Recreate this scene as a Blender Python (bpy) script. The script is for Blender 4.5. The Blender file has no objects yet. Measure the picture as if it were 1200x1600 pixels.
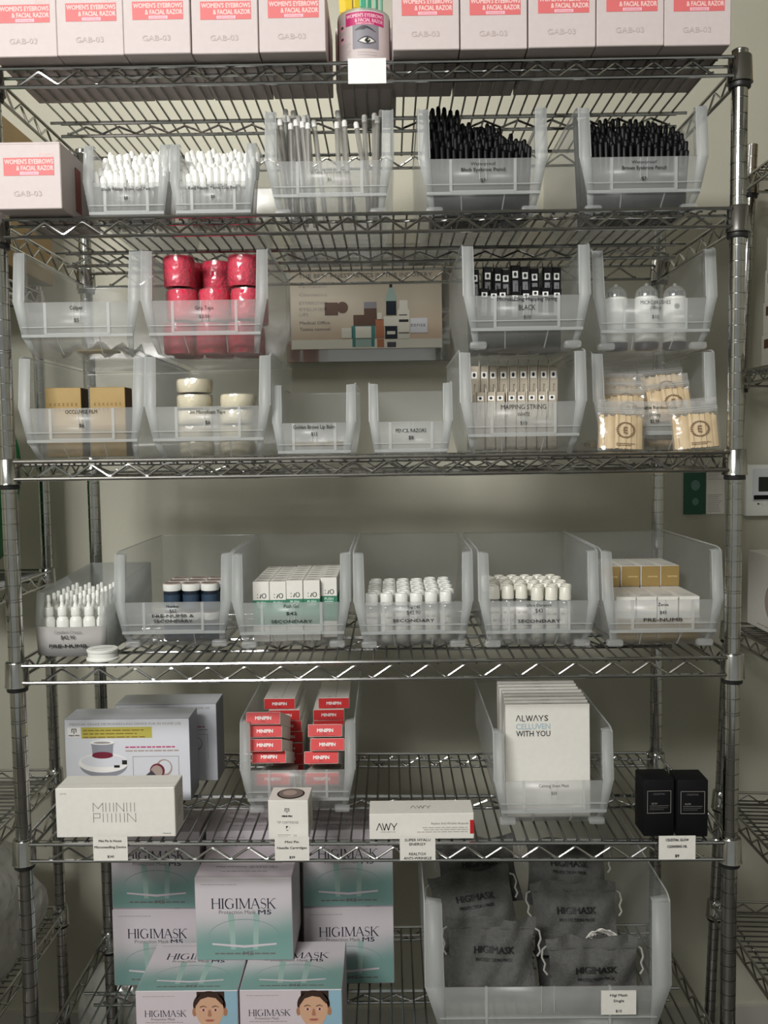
import bpy, bmesh, math, random
from mathutils import Vector, Matrix, Euler
PI = math.pi
random.seed(11)
S = bpy.context.scene
COL = S.collection

# ------------------------------------------------------------------ camera
CAM = Vector((0.0318, -1.4967, 1.4921))
AX = Vector((0.99988711, 0.0062452, -0.01366631))
AU = Vector((0.01319783, 0.06973387, 0.99747832))
AF = Vector((-0.00718246, 0.99754608, -0.06964358))
FPX = 1430.0
cd = bpy.data.cameras.new('camera')
cam = bpy.data.objects.new('camera', cd)
COL.objects.link(cam)
cd.sensor_fit = 'VERTICAL'
cd.sensor_height = 32.0
cd.sensor_width = 24.0
cd.lens = FPX / 1600 * 32.0
cd.clip_start = 0.02
m = Matrix.Identity(4)
for i in range(3):
    m[i][0] = AX[i]; m[i][1] = AU[i]; m[i][2] = -AF[i]; m[i][3] = CAM[i]
cam.matrix_world = m
S.camera = cam

def at(u, v, Y):                       # the place at depth Y that a pixel of the photo shows
    d = AX * ((u - 600) / FPX) - AU * ((v - 800) / FPX) + AF
    return CAM + d * ((Y - CAM.y) / d.y)

# ------------------------------------------------------------------ view, world, lamps
S.view_settings.view_transform = 'Standard'
S.view_settings.look = 'None'
S.view_settings.gamma = 1.0
S.view_settings.use_curve_mapping = False
S.view_settings.exposure = 0.0
S.cycles.transparent_max_bounces = 40
S.cycles.max_bounces = 10
S.cycles.diffuse_bounces = 4
S.cycles.caustics_reflective = False
S.cycles.caustics_refractive = False
S.cycles.sample_clamp_indirect = 4.0
w = bpy.data.worlds.new('world'); S.world = w
w.use_nodes = True
w.node_tree.nodes['Background'].inputs[0].default_value = (0.97, 1.0, 0.94, 1)
w.node_tree.nodes['Background'].inputs[1].default_value = 0.31

def area(name, loc, tgt, sx, sy, power, col):
    l = bpy.data.lights.new(name, 'AREA')
    l.shape = 'RECTANGLE'; l.size = sx; l.size_y = sy; l.energy = power; l.color = col
    o = bpy.data.objects.new(name, l); COL.objects.link(o)
    o.location = loc
    o.rotation_euler = (Vector(tgt) - Vector(loc)).to_track_quat('-Z', 'Y').to_euler()
    return o
area('ceiling_lamp', (-1.05, -2.4, 2.9), (0.0, 0.0, 1.4), 1.2, 0.5, 128, (1.0, 0.985, 0.955))
area('added_wall_wash', (-0.25, 0.30, 2.6), (-0.25, 0.45, 0.0), 0.5, 0.2, 2.8, (1.0, 0.97, 0.92))  # added light without a fixture, brightens the back wall above the top shelf

# ------------------------------------------------------------------ materials
M = {}
def mat(name, col, rough=0.6, metal=0.0, spec=0.5, alpha=None, emit=None):
    mt = bpy.data.materials.new(name); mt.use_nodes = True
    b = mt.node_tree.nodes['Principled BSDF']
    b.inputs['Base Color'].default_value = (*col, 1)
    b.inputs['Roughness'].default_value = rough
    b.inputs['Metallic'].default_value = metal
    b.inputs['Specular IOR Level'].default_value = spec
    M[name] = mt
    return mt

def c(r, g, b):                        # sRGB 0-255 to linear
    f = lambda x: (x / 255 / 12.92) if x <= 10 else ((x / 255 + 0.055) / 1.055) ** 2.4
    return (f(r), f(g), f(b))

def noise_mat(name, c1, c2, scale, rough=0.7, bump=0.0, bscale=None, metal=0.0, detail=3):
    mt = mat(name, c1, rough, metal)
    nt = mt.node_tree; b = nt.nodes['Principled BSDF']
    tc = nt.nodes.new('ShaderNodeTexCoord'); nz = nt.nodes.new('ShaderNodeTexNoise')
    nz.inputs['Scale'].default_value = scale; nz.inputs['Detail'].default_value = detail
    rp = nt.nodes.new('ShaderNodeValToRGB')
    rp.color_ramp.elements[0].position = 0.3; rp.color_ramp.elements[1].position = 0.7
    rp.color_ramp.elements[0].color = (*c1, 1); rp.color_ramp.elements[1].color = (*c2, 1)
    nt.links.new(tc.outputs['Object'], nz.inputs['Vector'])
    nt.links.new(nz.outputs['Fac'], rp.inputs['Fac'])
    nt.links.new(rp.outputs['Color'], b.inputs['Base Color'])
    if bump:
        n2 = nt.nodes.new('ShaderNodeTexNoise'); n2.inputs['Scale'].default_value = bscale or scale
        bp = nt.nodes.new('ShaderNodeBump'); bp.inputs['Strength'].default_value = bump; bp.inputs['Distance'].default_value = 0.01
        nt.links.new(tc.outputs['Object'], n2.inputs['Vector'])
        nt.links.new(n2.outputs['Fac'], bp.inputs['Height'])
        nt.links.new(bp.outputs['Normal'], b.inputs['Normal'])
    return mt

def film(name, opacity, col, gloss=0.12, rough=0.25, bump=0.0, bscale=60, trans=0.5, tint=(1, 1, 1)):
    """translucent plastic: see-through part + milky body + surface gloss"""
    mt = bpy.data.materials.new(name); mt.use_nodes = True
    nt = mt.node_tree; nt.nodes.clear()
    out = nt.nodes.new('ShaderNodeOutputMaterial')
    tr = nt.nodes.new('ShaderNodeBsdfTransparent'); tr.inputs[0].default_value = (*tint, 1)
    df = nt.nodes.new('ShaderNodeBsdfDiffuse'); df.inputs[0].default_value = (*col, 1)
    tl = nt.nodes.new('ShaderNodeBsdfTranslucent'); tl.inputs[0].default_value = (*col, 1)
    m0 = nt.nodes.new('ShaderNodeMixShader'); m0.inputs[0].default_value = trans
    nt.links.new(df.outputs[0], m0.inputs[1]); nt.links.new(tl.outputs[0], m0.inputs[2])
    m1 = nt.nodes.new('ShaderNodeMixShader'); m1.inputs[0].default_value = opacity
    nt.links.new(tr.outputs[0], m1.inputs[1]); nt.links.new(m0.outputs[0], m1.inputs[2])
    gl = nt.nodes.new('ShaderNodeBsdfGlossy'); gl.inputs['Roughness'].default_value = rough
    gl.inputs['Color'].default_value = (1, 1, 1, 1)
    fr = nt.nodes.new('ShaderNodeLayerWeight'); fr.inputs[0].default_value = 0.25
    ml = nt.nodes.new('ShaderNodeMath'); ml.operation = 'MULTIPLY_ADD'; ml.inputs[1].default_value = gloss * 2; ml.inputs[2].default_value = gloss * 0.35
    nt.links.new(fr.outputs['Fresnel'], ml.inputs[0])
    m2 = nt.nodes.new('ShaderNodeMixShader')
    nt.links.new(ml.outputs[0], m2.inputs[0]); nt.links.new(m1.outputs[0], m2.inputs[1]); nt.links.new(gl.outputs[0], m2.inputs[2])
    nt.links.new(m2.outputs[0], out.inputs[0])
    if bump:
        tc = nt.nodes.new('ShaderNodeTexCoord'); nz = nt.nodes.new('ShaderNodeTexNoise'); nz.inputs['Scale'].default_value = bscale
        bp = nt.nodes.new('ShaderNodeBump'); bp.inputs['Strength'].default_value = bump; bp.inputs['Distance'].default_value = 0.01
        nt.links.new(tc.outputs['Object'], nz.inputs['Vector']); nt.links.new(nz.outputs['Fac'], bp.inputs['Height'])
        for n in (gl, df): nt.links.new(bp.outputs['Normal'], n.inputs['Normal'])
    M[name] = mt
    return mt

def paper(name, col, rough=0.55, amount=0.04, scale=90):
    c2 = tuple(x * (1 - amount) for x in col)
    return noise_mat(name, col, c2, scale, rough)

noise_mat('wall_paint', c(196, 194, 178), c(188, 186, 170), 3, 0.85, 0.05, 220)
noise_mat('floor_tile', c(84, 80, 74), c(72, 69, 64), 6, 0.5)
mat('ceiling_paint', c(190, 188, 180), 0.9)
noise_mat('chrome', (0.50, 0.50, 0.485), (0.40, 0.40, 0.39), 25, 0.16, 0, None, 1.0)
noise_mat('chrome_post', (0.52, 0.52, 0.50), (0.42, 0.42, 0.405), 30, 0.11, 0, None, 1.0)
noise_mat('wire', (0.30, 0.30, 0.29), (0.22, 0.22, 0.21), 30, 0.3, 0, None, 1.0)
mat('groove', (0.36, 0.36, 0.35), 0.3, 1.0)
mat('black_plastic', (0.012, 0.012, 0.012), 0.45)
film('bin_plastic', 0.13, (0.80, 0.84, 0.85), 0.10, 0.22, 0.04, 40, 0.45)
film('bin_edge', 0.40, (0.86, 0.89, 0.89), 0.06, 0.45, 0, 40, 0.35)
film('bin_panel', 0.26, (0.88, 0.90, 0.90), 0.05, 0.3, 0, 40, 0.3)
film('bin_lower', 0.16, (0.80, 0.83, 0.83), 0.06, 0.3, 0, 40, 0.45)
film('frosted', 0.46, (0.62, 0.65, 0.63), 0.06, 0.4, 0.03, 40, 0.3)
film('clear_film', 0.05, (0.9, 0.9, 0.88), 0.16, 0.2, 0.3, 45, 0.3)
film('bag_film', 0.16, (0.9, 0.89, 0.86), 0.22, 0.2, 0.4, 60, 0.3)
film('clear_tube', 0.50, (0.66, 0.65, 0.60), 0.2, 0.2, 0, 40, 0.4)
film('bottle_clear', 0.30, (0.80, 0.82, 0.80), 0.22, 0.15, 0, 40, 0.4)
film('acrylic', 0.03, (0.8, 0.8, 0.8), 0.5, 0.05, 0, 40, 0.3)
film('white_bag', 0.72, (0.62, 0.62, 0.58), 0.3, 0.22, 1.0, 22, 0.3)
paper('carton_white', c(212, 199, 198), 0.55)
paper('paper_white', c(236, 233, 226), 0.5)
paper('box_white', c(238, 235, 228), 0.45)
paper('card_white', c(250, 249, 247), 0.5)
mat('carton_red', c(224, 112, 114), 0.55)
mat('carton_red_dark', c(150, 70, 66), 0.6)
mat('carton_pink', c(247, 205, 202), 0.55)
mat('carton_grey_text', c(196, 182, 180), 0.6)
mat('ink', c(30, 30, 32), 0.6)
mat('ink_grey', c(110, 108, 106), 0.6)
mat('ink_light', c(165, 160, 155), 0.6)
mat('ink_navy', c(34, 40, 58), 0.6)
mat('magenta', c(196, 40, 110), 0.5)
mat('pale_pink', c(244, 190, 205), 0.5)
mat('grey_print', c(140, 138, 146), 0.5)
mat('grey_print_dark', c(72, 70, 76), 0.5)
mat('yellow_plastic', c(238, 206, 60), 0.35)
mat('mint_plastic', c(120, 215, 180), 0.35)
mat('pink_plastic', c(225, 95, 140), 0.35)
mat('steel', (0.55, 0.55, 0.55), 0.25, 1.0)
mat('white_plastic', c(240, 241, 236), 0.32)
mat('cream_plastic', c(232, 230, 218), 0.35)
mat('tip_white', c(246, 246, 242), 0.35)
mat('pencil_black', (0.005, 0.005, 0.006), 0.42, 0, 0.14)
mat('matte_black', (0.008, 0.008, 0.009), 0.5, 0, 0.12)
mat('gloss_black', (0.006, 0.006, 0.007), 0.3, 0, 0.25)
noise_mat('pink_wrap', c(236, 44, 84), c(214, 30, 70), 60, 0.75, 0.5, 160)
mat('pink_core', c(170, 20, 50), 0.8)
noise_mat('foam_white', c(240, 232, 206), c(226, 216, 186), 40, 0.8)
noise_mat('gold_card', c(166, 140, 88), c(154, 128, 76), 14, 0.42, 0, None, 0.2)
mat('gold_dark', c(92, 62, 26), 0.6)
mat('gold_print', c(140, 104, 44), 0.55)
mat('gold_pale', c(226, 205, 150), 0.5)
noise_mat('bamboo', c(232, 208, 168), c(212, 184, 140), 30, 0.6)
mat('bamboo_print', c(126, 92, 50), 0.7)
mat('string_card', c(176, 166, 150), 0.55)
mat('string_flap', c(226, 221, 208), 0.5)
mat('label_grey', c(120, 120, 122), 0.5)
mat('navy', c(28, 34, 60), 0.4)
mat('jar_blue', c(22, 32, 46), 0.2)
mat('jar_label', c(48, 66, 86), 0.4)
mat('green_band', c(54, 124, 98), 0.5)
mat('green_pale', c(190, 222, 205), 0.5)
mat('red_card', c(214, 52, 54), 0.5)
mat('red_card_dark', c(110, 26, 28), 0.6)
mat('red_mark', c(190, 30, 40), 0.5)
mat('yellow_band', c(196, 186, 88), 0.55)
mat('pale_blue_text', c(176, 200, 208), 0.6)
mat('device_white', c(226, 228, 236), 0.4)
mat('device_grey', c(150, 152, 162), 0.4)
mat('wine', c(120, 34, 56), 0.5)
mat('skin', c(214, 170, 140), 0.6)
mat('skin_dark', c(176, 124, 96), 0.6)
mat('hair', c(58, 38, 30), 0.6)
mat('lip', c(178, 100, 92), 0.6)
mat('sky_print', c(150, 186, 204), 0.55)
mat('teal_print', c(98, 134, 128), 0.55)
mat('teal_line', c(158, 184, 178), 0.55)
noise_mat('pouch_grey', c(92, 92, 90), c(80, 80, 78), 120, 0.8, 0.25, 300)
mat('cord_grey', c(165, 163, 158), 0.7)
noise_mat('cardboard', c(150, 128, 90), c(138, 116, 80), 8, 0.8)
mat('brown_tape', c(96, 72, 48), 0.6)
noise_mat('green_cloth', c(20, 120, 66), c(12, 92, 50), 9, 0.6, 0.4, 20)
mat('dark_green', c(30, 84, 62), 0.5)
mat('screen_black', (0.006, 0.006, 0.007), 0.15)
mat('rose_grey', c(178, 160, 152), 0.5)
mat('poster_teal', c(64, 132, 132), 0.5)
mat('poster_brown', c(92, 66, 50), 0.5)
mat('poster_copper', c(180, 116, 84), 0.5)
mat('poster_white', c(226, 224, 212), 0.5)
mat('lid_top', c(126, 118, 110), 0.5)

def gradient(name, top, bottom, z0, z1, ax='Z', patch=None):
    """printed card whose ink changes along one axis of the object"""
    mt = mat(name, top, 0.45)
    nt = mt.node_tree; b = nt.nodes['Principled BSDF']
    tc = nt.nodes.new('ShaderNodeTexCoord'); sp = nt.nodes.new('ShaderNodeSeparateXYZ')
    nt.links.new(tc.outputs['Object'], sp.inputs[0])
    mr = nt.nodes.new('ShaderNodeMapRange'); mr.inputs[1].default_value = z0; mr.inputs[2].default_value = z1
    nz = nt.nodes.new('ShaderNodeTexNoise'); nz.inputs['Scale'].default_value = 9
    nt.links.new(tc.outputs['Object'], nz.inputs['Vector'])
    ad = nt.nodes.new('ShaderNodeMath'); ad.operation = 'MULTIPLY_ADD'; ad.inputs[1].default_value = 0.045; 
    nt.links.new(nz.outputs['Fac'], ad.inputs[0]); nt.links.new(sp.outputs[ax], ad.inputs[2])
    a2 = nt.nodes.new('ShaderNodeMath'); a2.operation = 'MULTIPLY_ADD'; a2.inputs[1].default_value = -0.16
    nt.links.new(sp.outputs['X'], a2.inputs[0]); nt.links.new(ad.outputs[0], a2.inputs[2])
    nt.links.new(a2.outputs[0], mr.inputs[0])
    rp = nt.nodes.new('ShaderNodeValToRGB')
    rp.color_ramp.elements[0].color = (*bottom, 1); rp.color_ramp.elements[1].color = (*top, 1)
    rp.color_ramp.interpolation = 'EASE'
    nt.links.new(mr.outputs[0], rp.inputs[0]); nt.links.new(rp.outputs[0], b.inputs['Base Color'])
gradient('mask_print_front', c(214, 206, 212), c(122, 158, 153), 0.050, 0.130)
gradient('mask_print_top', c(214, 206, 212), c(122, 158, 153), 0.050, 0.130, 'Y')
mat('mask_side', c(198, 190, 196), 0.5)
mat('mask_pale', c(214, 203, 210), 0.5)
mat('mask_aqua', c(150, 206, 208), 0.5)
gradient('poster_print', c(196, 186, 168), c(214, 190, 166), 0.04, 0.16)

# ------------------------------------------------------------------ mesh building
_txt = {}
def text_data(s):
    if s in _txt: return _txt[s]
    cu = bpy.data.curves.new('t', 'FONT'); cu.body = s; cu.resolution_u = 2
    ob = bpy.data.objects.new('t', cu)
    me = bpy.data.meshes.new_from_object(ob)
    vs = [(v.co.x, v.co.y) for v in me.vertices]; fs = [tuple(p.vertices) for p in me.polygons]
    bpy.data.objects.remove(ob); bpy.data.curves.remove(cu); bpy.data.meshes.remove(me)
    x0 = min(v[0] for v in vs); x1 = max(v[0] for v in vs)
    cap = 0.729
    vs = [((x - (x0 + x1) / 2) / cap, y / cap - 0.5) for x, y in vs]
    _txt[s] = (vs, fs, (x1 - x0) / cap)
    return _txt[s]

FRONT = (Vector((0, 0, 0)), Vector((1, 0, 0)), Vector((0, 0, 1)))

class MB:
    def __init__(s): s.v = []; s.f = []; s.m = []; s.sm = []; s.mats = []
    def mi(s, k):
        if k not in s.mats: s.mats.append(k)
        return s.mats.index(k)
    def add(s, vs, fs, mk, smooth=False, T=None):
        o = len(s.v); k = s.mi(mk) if isinstance(mk, str) else None
        for v in vs:
            v = Vector(v)
            s.v.append(T @ v if T else v)
        for i, f in enumerate(fs):
            s.f.append([o + j for j in f]); s.m.append(k if k is not None else s.mi(mk[i])); s.sm.append(smooth)
        return s
    def quad(s, a, b, c_, d, mk): return s.add([a, b, c_, d], [(0, 1, 2, 3)], mk)
    def box(s, x0, x1, y0, y1, z0, z1, mk, T=None, front=None, top=None, side=None, back=None, bottom=None):
        vs = [(x0, y0, z0), (x1, y0, z0), (x1, y1, z0), (x0, y1, z0), (x0, y0, z1), (x1, y0, z1), (x1, y1, z1), (x0, y1, z1)]
        fs = [(0, 1, 5, 4), (4, 5, 6, 7), (1, 2, 6, 5), (3, 0, 4, 7), (2, 3, 7, 6), (3, 2, 1, 0)]
        return s.add(vs, fs, [front or mk, top or mk, side or mk, side or mk, back or mk, bottom or mk], False, T)
    def rbox(s, x0, x1, y0, y1, z0, z1, b, mk, T=None, front=None, top=None, side=None, seg=1):
        bm = bmesh.new()
        r = bmesh.ops.create_cube(bm, size=1)
        bmesh.ops.scale(bm, vec=(x1 - x0, y1 - y0, z1 - z0), verts=bm.verts)
        bmesh.ops.translate(bm, vec=((x0 + x1) / 2, (y0 + y1) / 2, (z0 + z1) / 2), verts=bm.verts)
        bmesh.ops.bevel(bm, geom=bm.edges[:], offset=b, segments=seg, affect='EDGES', profile=0.5)
        bm.normal_update()
        vs = [v.co.copy() for v in bm.verts]; fs = []; mk_ = []
        for f in bm.faces:
            fs.append([v.index for v in f.verts]); n = f.normal
            mk_.append((front if front and n.y < -0.9 else top if top and n.z > 0.9 else side if side and abs(n.x) > 0.9 else mk))
        bm.verts.index_update()
        bm.free()
        return s.add(vs, fs, mk_, False, T)
    def cyl(s, p0, p1, r0, r1=None, seg=10, mk='ink', caps=True, smooth=True):
        r1 = r0 if r1 is None else r1
        p0 = Vector(p0); p1 = Vector(p1); d = (p1 - p0).normalized()
        u = d.orthogonal().normalized(); v = d.cross(u)
        vs = []
        for p, r in ((p0, r0), (p1, r1)):
            for i in range(seg):
                a = 2 * PI * i / seg
                vs.append(p + u * (r * math.cos(a)) + v * (r * math.sin(a)))
        s.add(vs, [(i, (i + 1) % seg, seg + (i + 1) % seg, seg + i) for i in range(seg)], mk, smooth)
        if caps:
            o = len(s.v) - 2 * seg; k = s.mi(mk)
            for f in ([o + i for i in range(seg)][::-1], [o + seg + i for i in range(seg)]):
                s.f.append(f); s.m.append(k); s.sm.append(False)
        return s
    def lathe(s, prof, seg, cx=0, cy=0, cz=0, mk='ink', smooth=True, wob=None, caps=True):
        """prof: (r, z) or (r, z, material of the band up to the next point)"""
        vs = []
        for p in prof:
            for i in range(seg):
                a = 2 * PI * i / seg; r = p[0] * (1 + (wob(i, p[1]) if wob else 0))
                vs.append((cx + r * math.cos(a), cy + r * math.sin(a), cz + p[1]))
        fs = []; ms = []
        for j in range(len(prof) - 1):
            k = prof[j][2] if len(prof[j]) > 2 else mk
            for i in range(seg):
                fs.append((j * seg + i, j * seg + (i + 1) % seg, (j + 1) * seg + (i + 1) % seg, (j + 1) * seg + i)); ms.append(k)
        s.add(vs, fs, ms, smooth)
        o = len(s.v) - len(vs)
        if not caps: return s
        if prof[0][0] > 1e-5: s.f.append([o + i for i in range(seg)][::-1]); s.m.append(s.mi(prof[0][2] if len(prof[0]) > 2 else mk)); s.sm.append(False)
        if prof[-1][0] > 1e-5: s.f.append([o + (len(prof) - 1) * seg + i for i in range(seg)]); s.m.append(s.mi(prof[-2][2] if len(prof[-2]) > 2 else mk)); s.sm.append(False)
        return s
    def tube(s, pts, r, seg=6, mk='ink'):
        pts = [Vector(p) for p in pts]; n = len(pts); vs = []; prev = None
        for i, p in enumerate(pts):
            d = (pts[min(i + 1, n - 1)] - pts[max(i - 1, 0)]).normalized()
            u = (prev - d * prev.dot(d)).normalized() if prev is not None and (prev - d * prev.dot(d)).length > 1e-6 else d.orthogonal().normalized()
            prev = u; v = d.cross(u)
            for k in range(seg):
                a = 2 * PI * k / seg
                vs.append(p + u * (r * math.cos(a)) + v * (r * math.sin(a)))
        fs = [(i * seg + k, i * seg + (k + 1) % seg, (i + 1) * seg + (k + 1) % seg, (i + 1) * seg + k) for i in range(n - 1) for k in range(seg)]
        fs += [list(range(seg))[::-1], [(n - 1) * seg + k for k in range(seg)]]
        return s.add(vs, fs, mk, True)
    def flat(s, pts, mk, F=FRONT, off=0.0):
        """a printed shape: 2-D points on the plane F, lifted by off"""
        o, ux, uz = F; n = ux.cross(uz).normalized()
        vs = [o + ux * p[0] + uz * p[1] + n * off for p in pts]
        return s.add(vs, [list(range(len(pts)))], mk)
    def rect(s, x0, x1, z0, z1, mk, F=FRONT, off=0.0): return s.flat([(x0, z0), (x1, z0), (x1, z1), (x0, z1)], mk, F, off)
    def ell(s, cx, cz, rx, rz, mk, F=FRONT, off=0.0, n=20, a0=0, a1=2 * PI):
        return s.flat([(cx + rx * math.cos(a0 + (a1 - a0) * i / n), cz + rz * math.sin(a0 + (a1 - a0) * i / n)) for i in range(n)], mk, F, off)
    def text(s, t, cx, cz, h, mk, F=FRONT, off=0.0, width=None, bold=0.0, align='c'):
        vs, fs, wd = text_data(t)
        sx = (width / wd) if width else h
        o, ux, uz = F; n = ux.cross(uz).normalized()
        dx = {'c': 0, 'l': wd * sx / 2, 'r': -wd * sx / 2}[align]
        for q, b in enumerate(((0, 0),) if not bold else ((-bold, 0), (bold, 0), (0, bold), (0, -bold))):
            s.add([o + ux * (cx + dx + x * sx + b[0]) + uz * (cz + y * h + b[1]) + n * (off + q * 4e-5) for x, y in vs], fs, mk)
        return s
    def lines(s, x0, x1, z, n, gap, th, mk, F=FRONT, off=0.0, rag=0.3, seed=1):
        """rows of print too small to read"""
        R = random.Random(seed)
        for i in range(n):
            x = x0; end = x1 - (x1 - x0) * rag * R.random()
            while x < end:
                l = (x1 - x0) * R.uniform(0.05, 0.14)
                s.rect(x, min(x + l, end), z - i * gap, z - i * gap + th, mk, F, off); x += l + (x1 - x0) * 0.018
        return s
    def build(s, name, parent=None, mod=None):
        me = bpy.data.meshes.new(name)
        me.from_pydata([tuple(v) for v in s.v], [], s.f)
        for k in s.mats: me.materials.append(M[k])
        me.polygons.foreach_set('material_index', s.m); me.polygons.foreach_set('use_smooth', s.sm)
        me.update()
        me.set_sharp_from_angle(angle=0.6)
        o = bpy.data.objects.new(name, me); COL.objects.link(o)
        if parent: o.parent = parent
        if mod:
            bm = bmesh.new(); bm.from_mesh(me); bmesh.ops.remove_doubles(bm, verts=bm.verts[:], dist=2e-5); bm.to_mesh(me); bm.free(); me.set_sharp_from_angle(angle=0.6)
            sd = o.modifiers.new('shell', 'SOLIDIFY'); sd.thickness = mod; sd.offset = 0
        return o

def plane(origin, ux, uz): return (Vector(origin), Vector(ux).normalized(), Vector(uz).normalized())

def tag(o, label, cat, group=None, kind=None):
    if label: o['label'] = label
    if cat: o['category'] = cat
    if group: o['group'] = group
    if kind: o['kind'] = kind
    return o
def thing(name, label, cat, loc=(0, 0, 0), rot=(0, 0, 0), group=None):
    o = bpy.data.objects.new(name, None); COL.objects.link(o)
    o.location = loc; o.rotation_euler = rot; o.empty_display_size = 0.02
    return tag(o, label, cat, group)
def dup(root, loc, rot=None, label=None, group=None):
    r = root.copy(); COL.objects.link(r); r.location = loc
    if rot is not None: r.rotation_euler = rot
    if label: r['label'] = label
    if group: r['group'] = group
    for ch in list(root.children):
        k = ch.copy(); COL.objects.link(k); k.parent = r
        for g in list(ch.children):
            d = g.copy(); COL.objects.link(d); d.parent = k
    return r
def structure(name, mb):
    o = mb.build(name); o['kind'] = 'structure'; return o
def ordinal(i): return ('first', 'second', 'third', 'fourth', 'fifth', 'sixth', 'seventh', 'eighth', 'ninth', 'tenth')[i]

# ------------------------------------------------------------------ room
WALL_Y = 0.745
structure('wall_back', MB().box(-2.2, 2.2, WALL_Y, WALL_Y + 0.1, 0, 2.95, 'wall_paint'))
structure('wall_left', MB().box(-2.3, -2.2, -3.4, WALL_Y + 0.1, 0, 2.95, 'wall_paint'))
structure('wall_right', MB().box(2.2, 2.3, -3.4, WALL_Y + 0.1, 0, 2.95, 'wall_paint'))
structure('floor', MB().box(-2.3, 2.3, -3.4, WALL_Y + 0.1, -0.1, 0, 'floor_tile'))
structure('ceiling', MB().box(-2.3, 2.3, -3.4, WALL_Y + 0.1, 2.95, 3.05, 'ceiling_paint'))
structure('baseboard_back', MB().box(-2.2, 2.2, WALL_Y - 0.012, WALL_Y, 0, 0.07, 'ceiling_paint'))

# ------------------------------------------------------------------ wire shelving
def post_mesh(h, notch=0.0254):
    R = 0.0127; mb = MB(); z = 0.03; k = 0; zs = []
    while z < h - 0.02:
        zs += [z] if k % 8 else [z - 0.002, z + 0.002]
        z += notch; k += 1
    a = 0.0
    for z in zs + [h - 0.002]:
        mb.lathe([(R, a), (R, z - 0.0008)], 20, mk='chrome_post', caps=False)
        mb.lathe([(R - 0.0009, z - 0.0008), (R - 0.0009, z + 0.0008)], 20, mk='groove', caps=False)
        a = z + 0.0008
    mb.lathe([(R, a), (R - 0.001, a + 0.001), (0.0, a + 0.0012)], 20, mk='chrome_post')
    return mb
def truss(p0, p1, drop, period, r=0.0031, zr=0.0021, zig=True):
    """two rods and the bent wire between them"""
    p0 = Vector(p0); p1 = Vector(p1); d = (p1 - p0); L = d.length; d = d / L; dn = Vector((0, 0, -drop))
    mb = MB().cyl(p0, p1, r, seg=8, mk='chrome').cyl(p0 + dn, p1 + dn, r, seg=8, mk='chrome')
    n = max(1, int((L - 0.02) / period)); st = (L - n * period) / 2
    pts = []
    for i in range(n * 2 + 1):
        up = i % 2
        q = p0 + d * (st + i * period / 2)
        for e in (-0.12, 0.0, 0.12):
            zz = (-0.0065 - 0.0015 * (e != 0)) if up else (-drop + 0.0035 + 0.0015 * (e != 0))
            pts.append(q + d * (e * period / 2) + Vector((0, 0, zz)))
    mb.tube(pts, zr, 6, 'chrome')
    return mb
def collar():
    return MB().lathe([(0.0165, -0.0475, 'black_plastic'), (0.0172, -0.046, 'black_plastic'), (0.0168, -0.0395, 'chrome'), (0.0205, -0.0395, 'chrome'), (0.0196, -0.036, 'chrome'),
                       (0.0182, 0.0005, 'chrome'), (0.0172, 0.0022, 'chrome'), (0.0134, 0.0026)], 20, mk='chrome')
def wire_shelf(root, L, D, z, tilt=0.0, drop=0.0285):
    """deck of thin wires (the part) with trusses and corner collars (its sub-parts); posts stand at the corners of L x D"""
    n = int((L - 0.05) / 0.0213); x0 = -(n - 1) * 0.0213 / 2
    deck = MB()
    for i in range(n):
        x = x0 + i * 0.0213
        deck.tube([(x, -0.0095, -0.0075), (x, -0.007, -0.0042), (x, D + 0.007, -0.0042), (x, D + 0.0095, -0.0075)], 0.0019, 6, 'wire')
    for y in (0.012, D * 0.5, D - 0.012): deck.cyl((-L / 2 + 0.015, y, -0.0088), (L / 2 - 0.015, y, -0.0088), 0.0027, seg=8, mk='chrome')
    dk = deck.build('wire_shelf', root); dk.location = (0, 0, z); dk.rotation_euler = (0, tilt, 0)
    a = L / 2 - 0.014
    truss((-a, -0.0115, -0.003), (a, -0.0115, -0.003), drop, 0.0605).build('front_rail', dk)
    truss((-a, D + 0.0115, -0.003), (a, D + 0.0115, -0.003), drop, 0.0605).build('rear_rail', dk)
    truss((-a + 0.02, D * 0.5, -0.0105), (a - 0.02, D * 0.5, -0.0105), drop * 0.78, 0.0605).build('middle_rail', dk)
    for s in (-1, 1):
        truss((s * (L / 2 + 0.004), 0.015, -0.003), (s * (L / 2 + 0.004), D - 0.015, -0.003), drop, 0.0605).build('side_rail', dk)
    for s in (-1, 1):
        for y in (0, D):
            q = collar().build('collar', dk); q.location = (s * L / 2, y, 0)
    return dk
W, D = 1.187, 0.427
SH = (2.1, 1.8672, 1.4805, 1.1443, 0.8368, 0.4489)
rack = thing('wire_shelving_unit', 'tall chrome wire shelving unit holding the bins and boxes, six shelves on four posts', 'shelving', (0, 0, 0))
for s in (-1, 1):
    for y in (0, D):
        p = post_mesh(2.112).build('post', rack); p.location = (s * W / 2, y, 0)
for i, z in enumerate(SH): wire_shelf(rack, W, D, z, 0.0081 if i == 4 else 0.0)

def side_rack(label, loc, rot, zs, L, Dp, h):
    r = thing('wire_shelving_unit', label, 'shelving', loc, rot)
    for s in (-1, 1):
        for y in (0, Dp):
            p = post_mesh(h).build('post', r); p.location = (s * L / 2, y, 0)
    for z in zs: wire_shelf(r, L, Dp, z)
    return r
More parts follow.
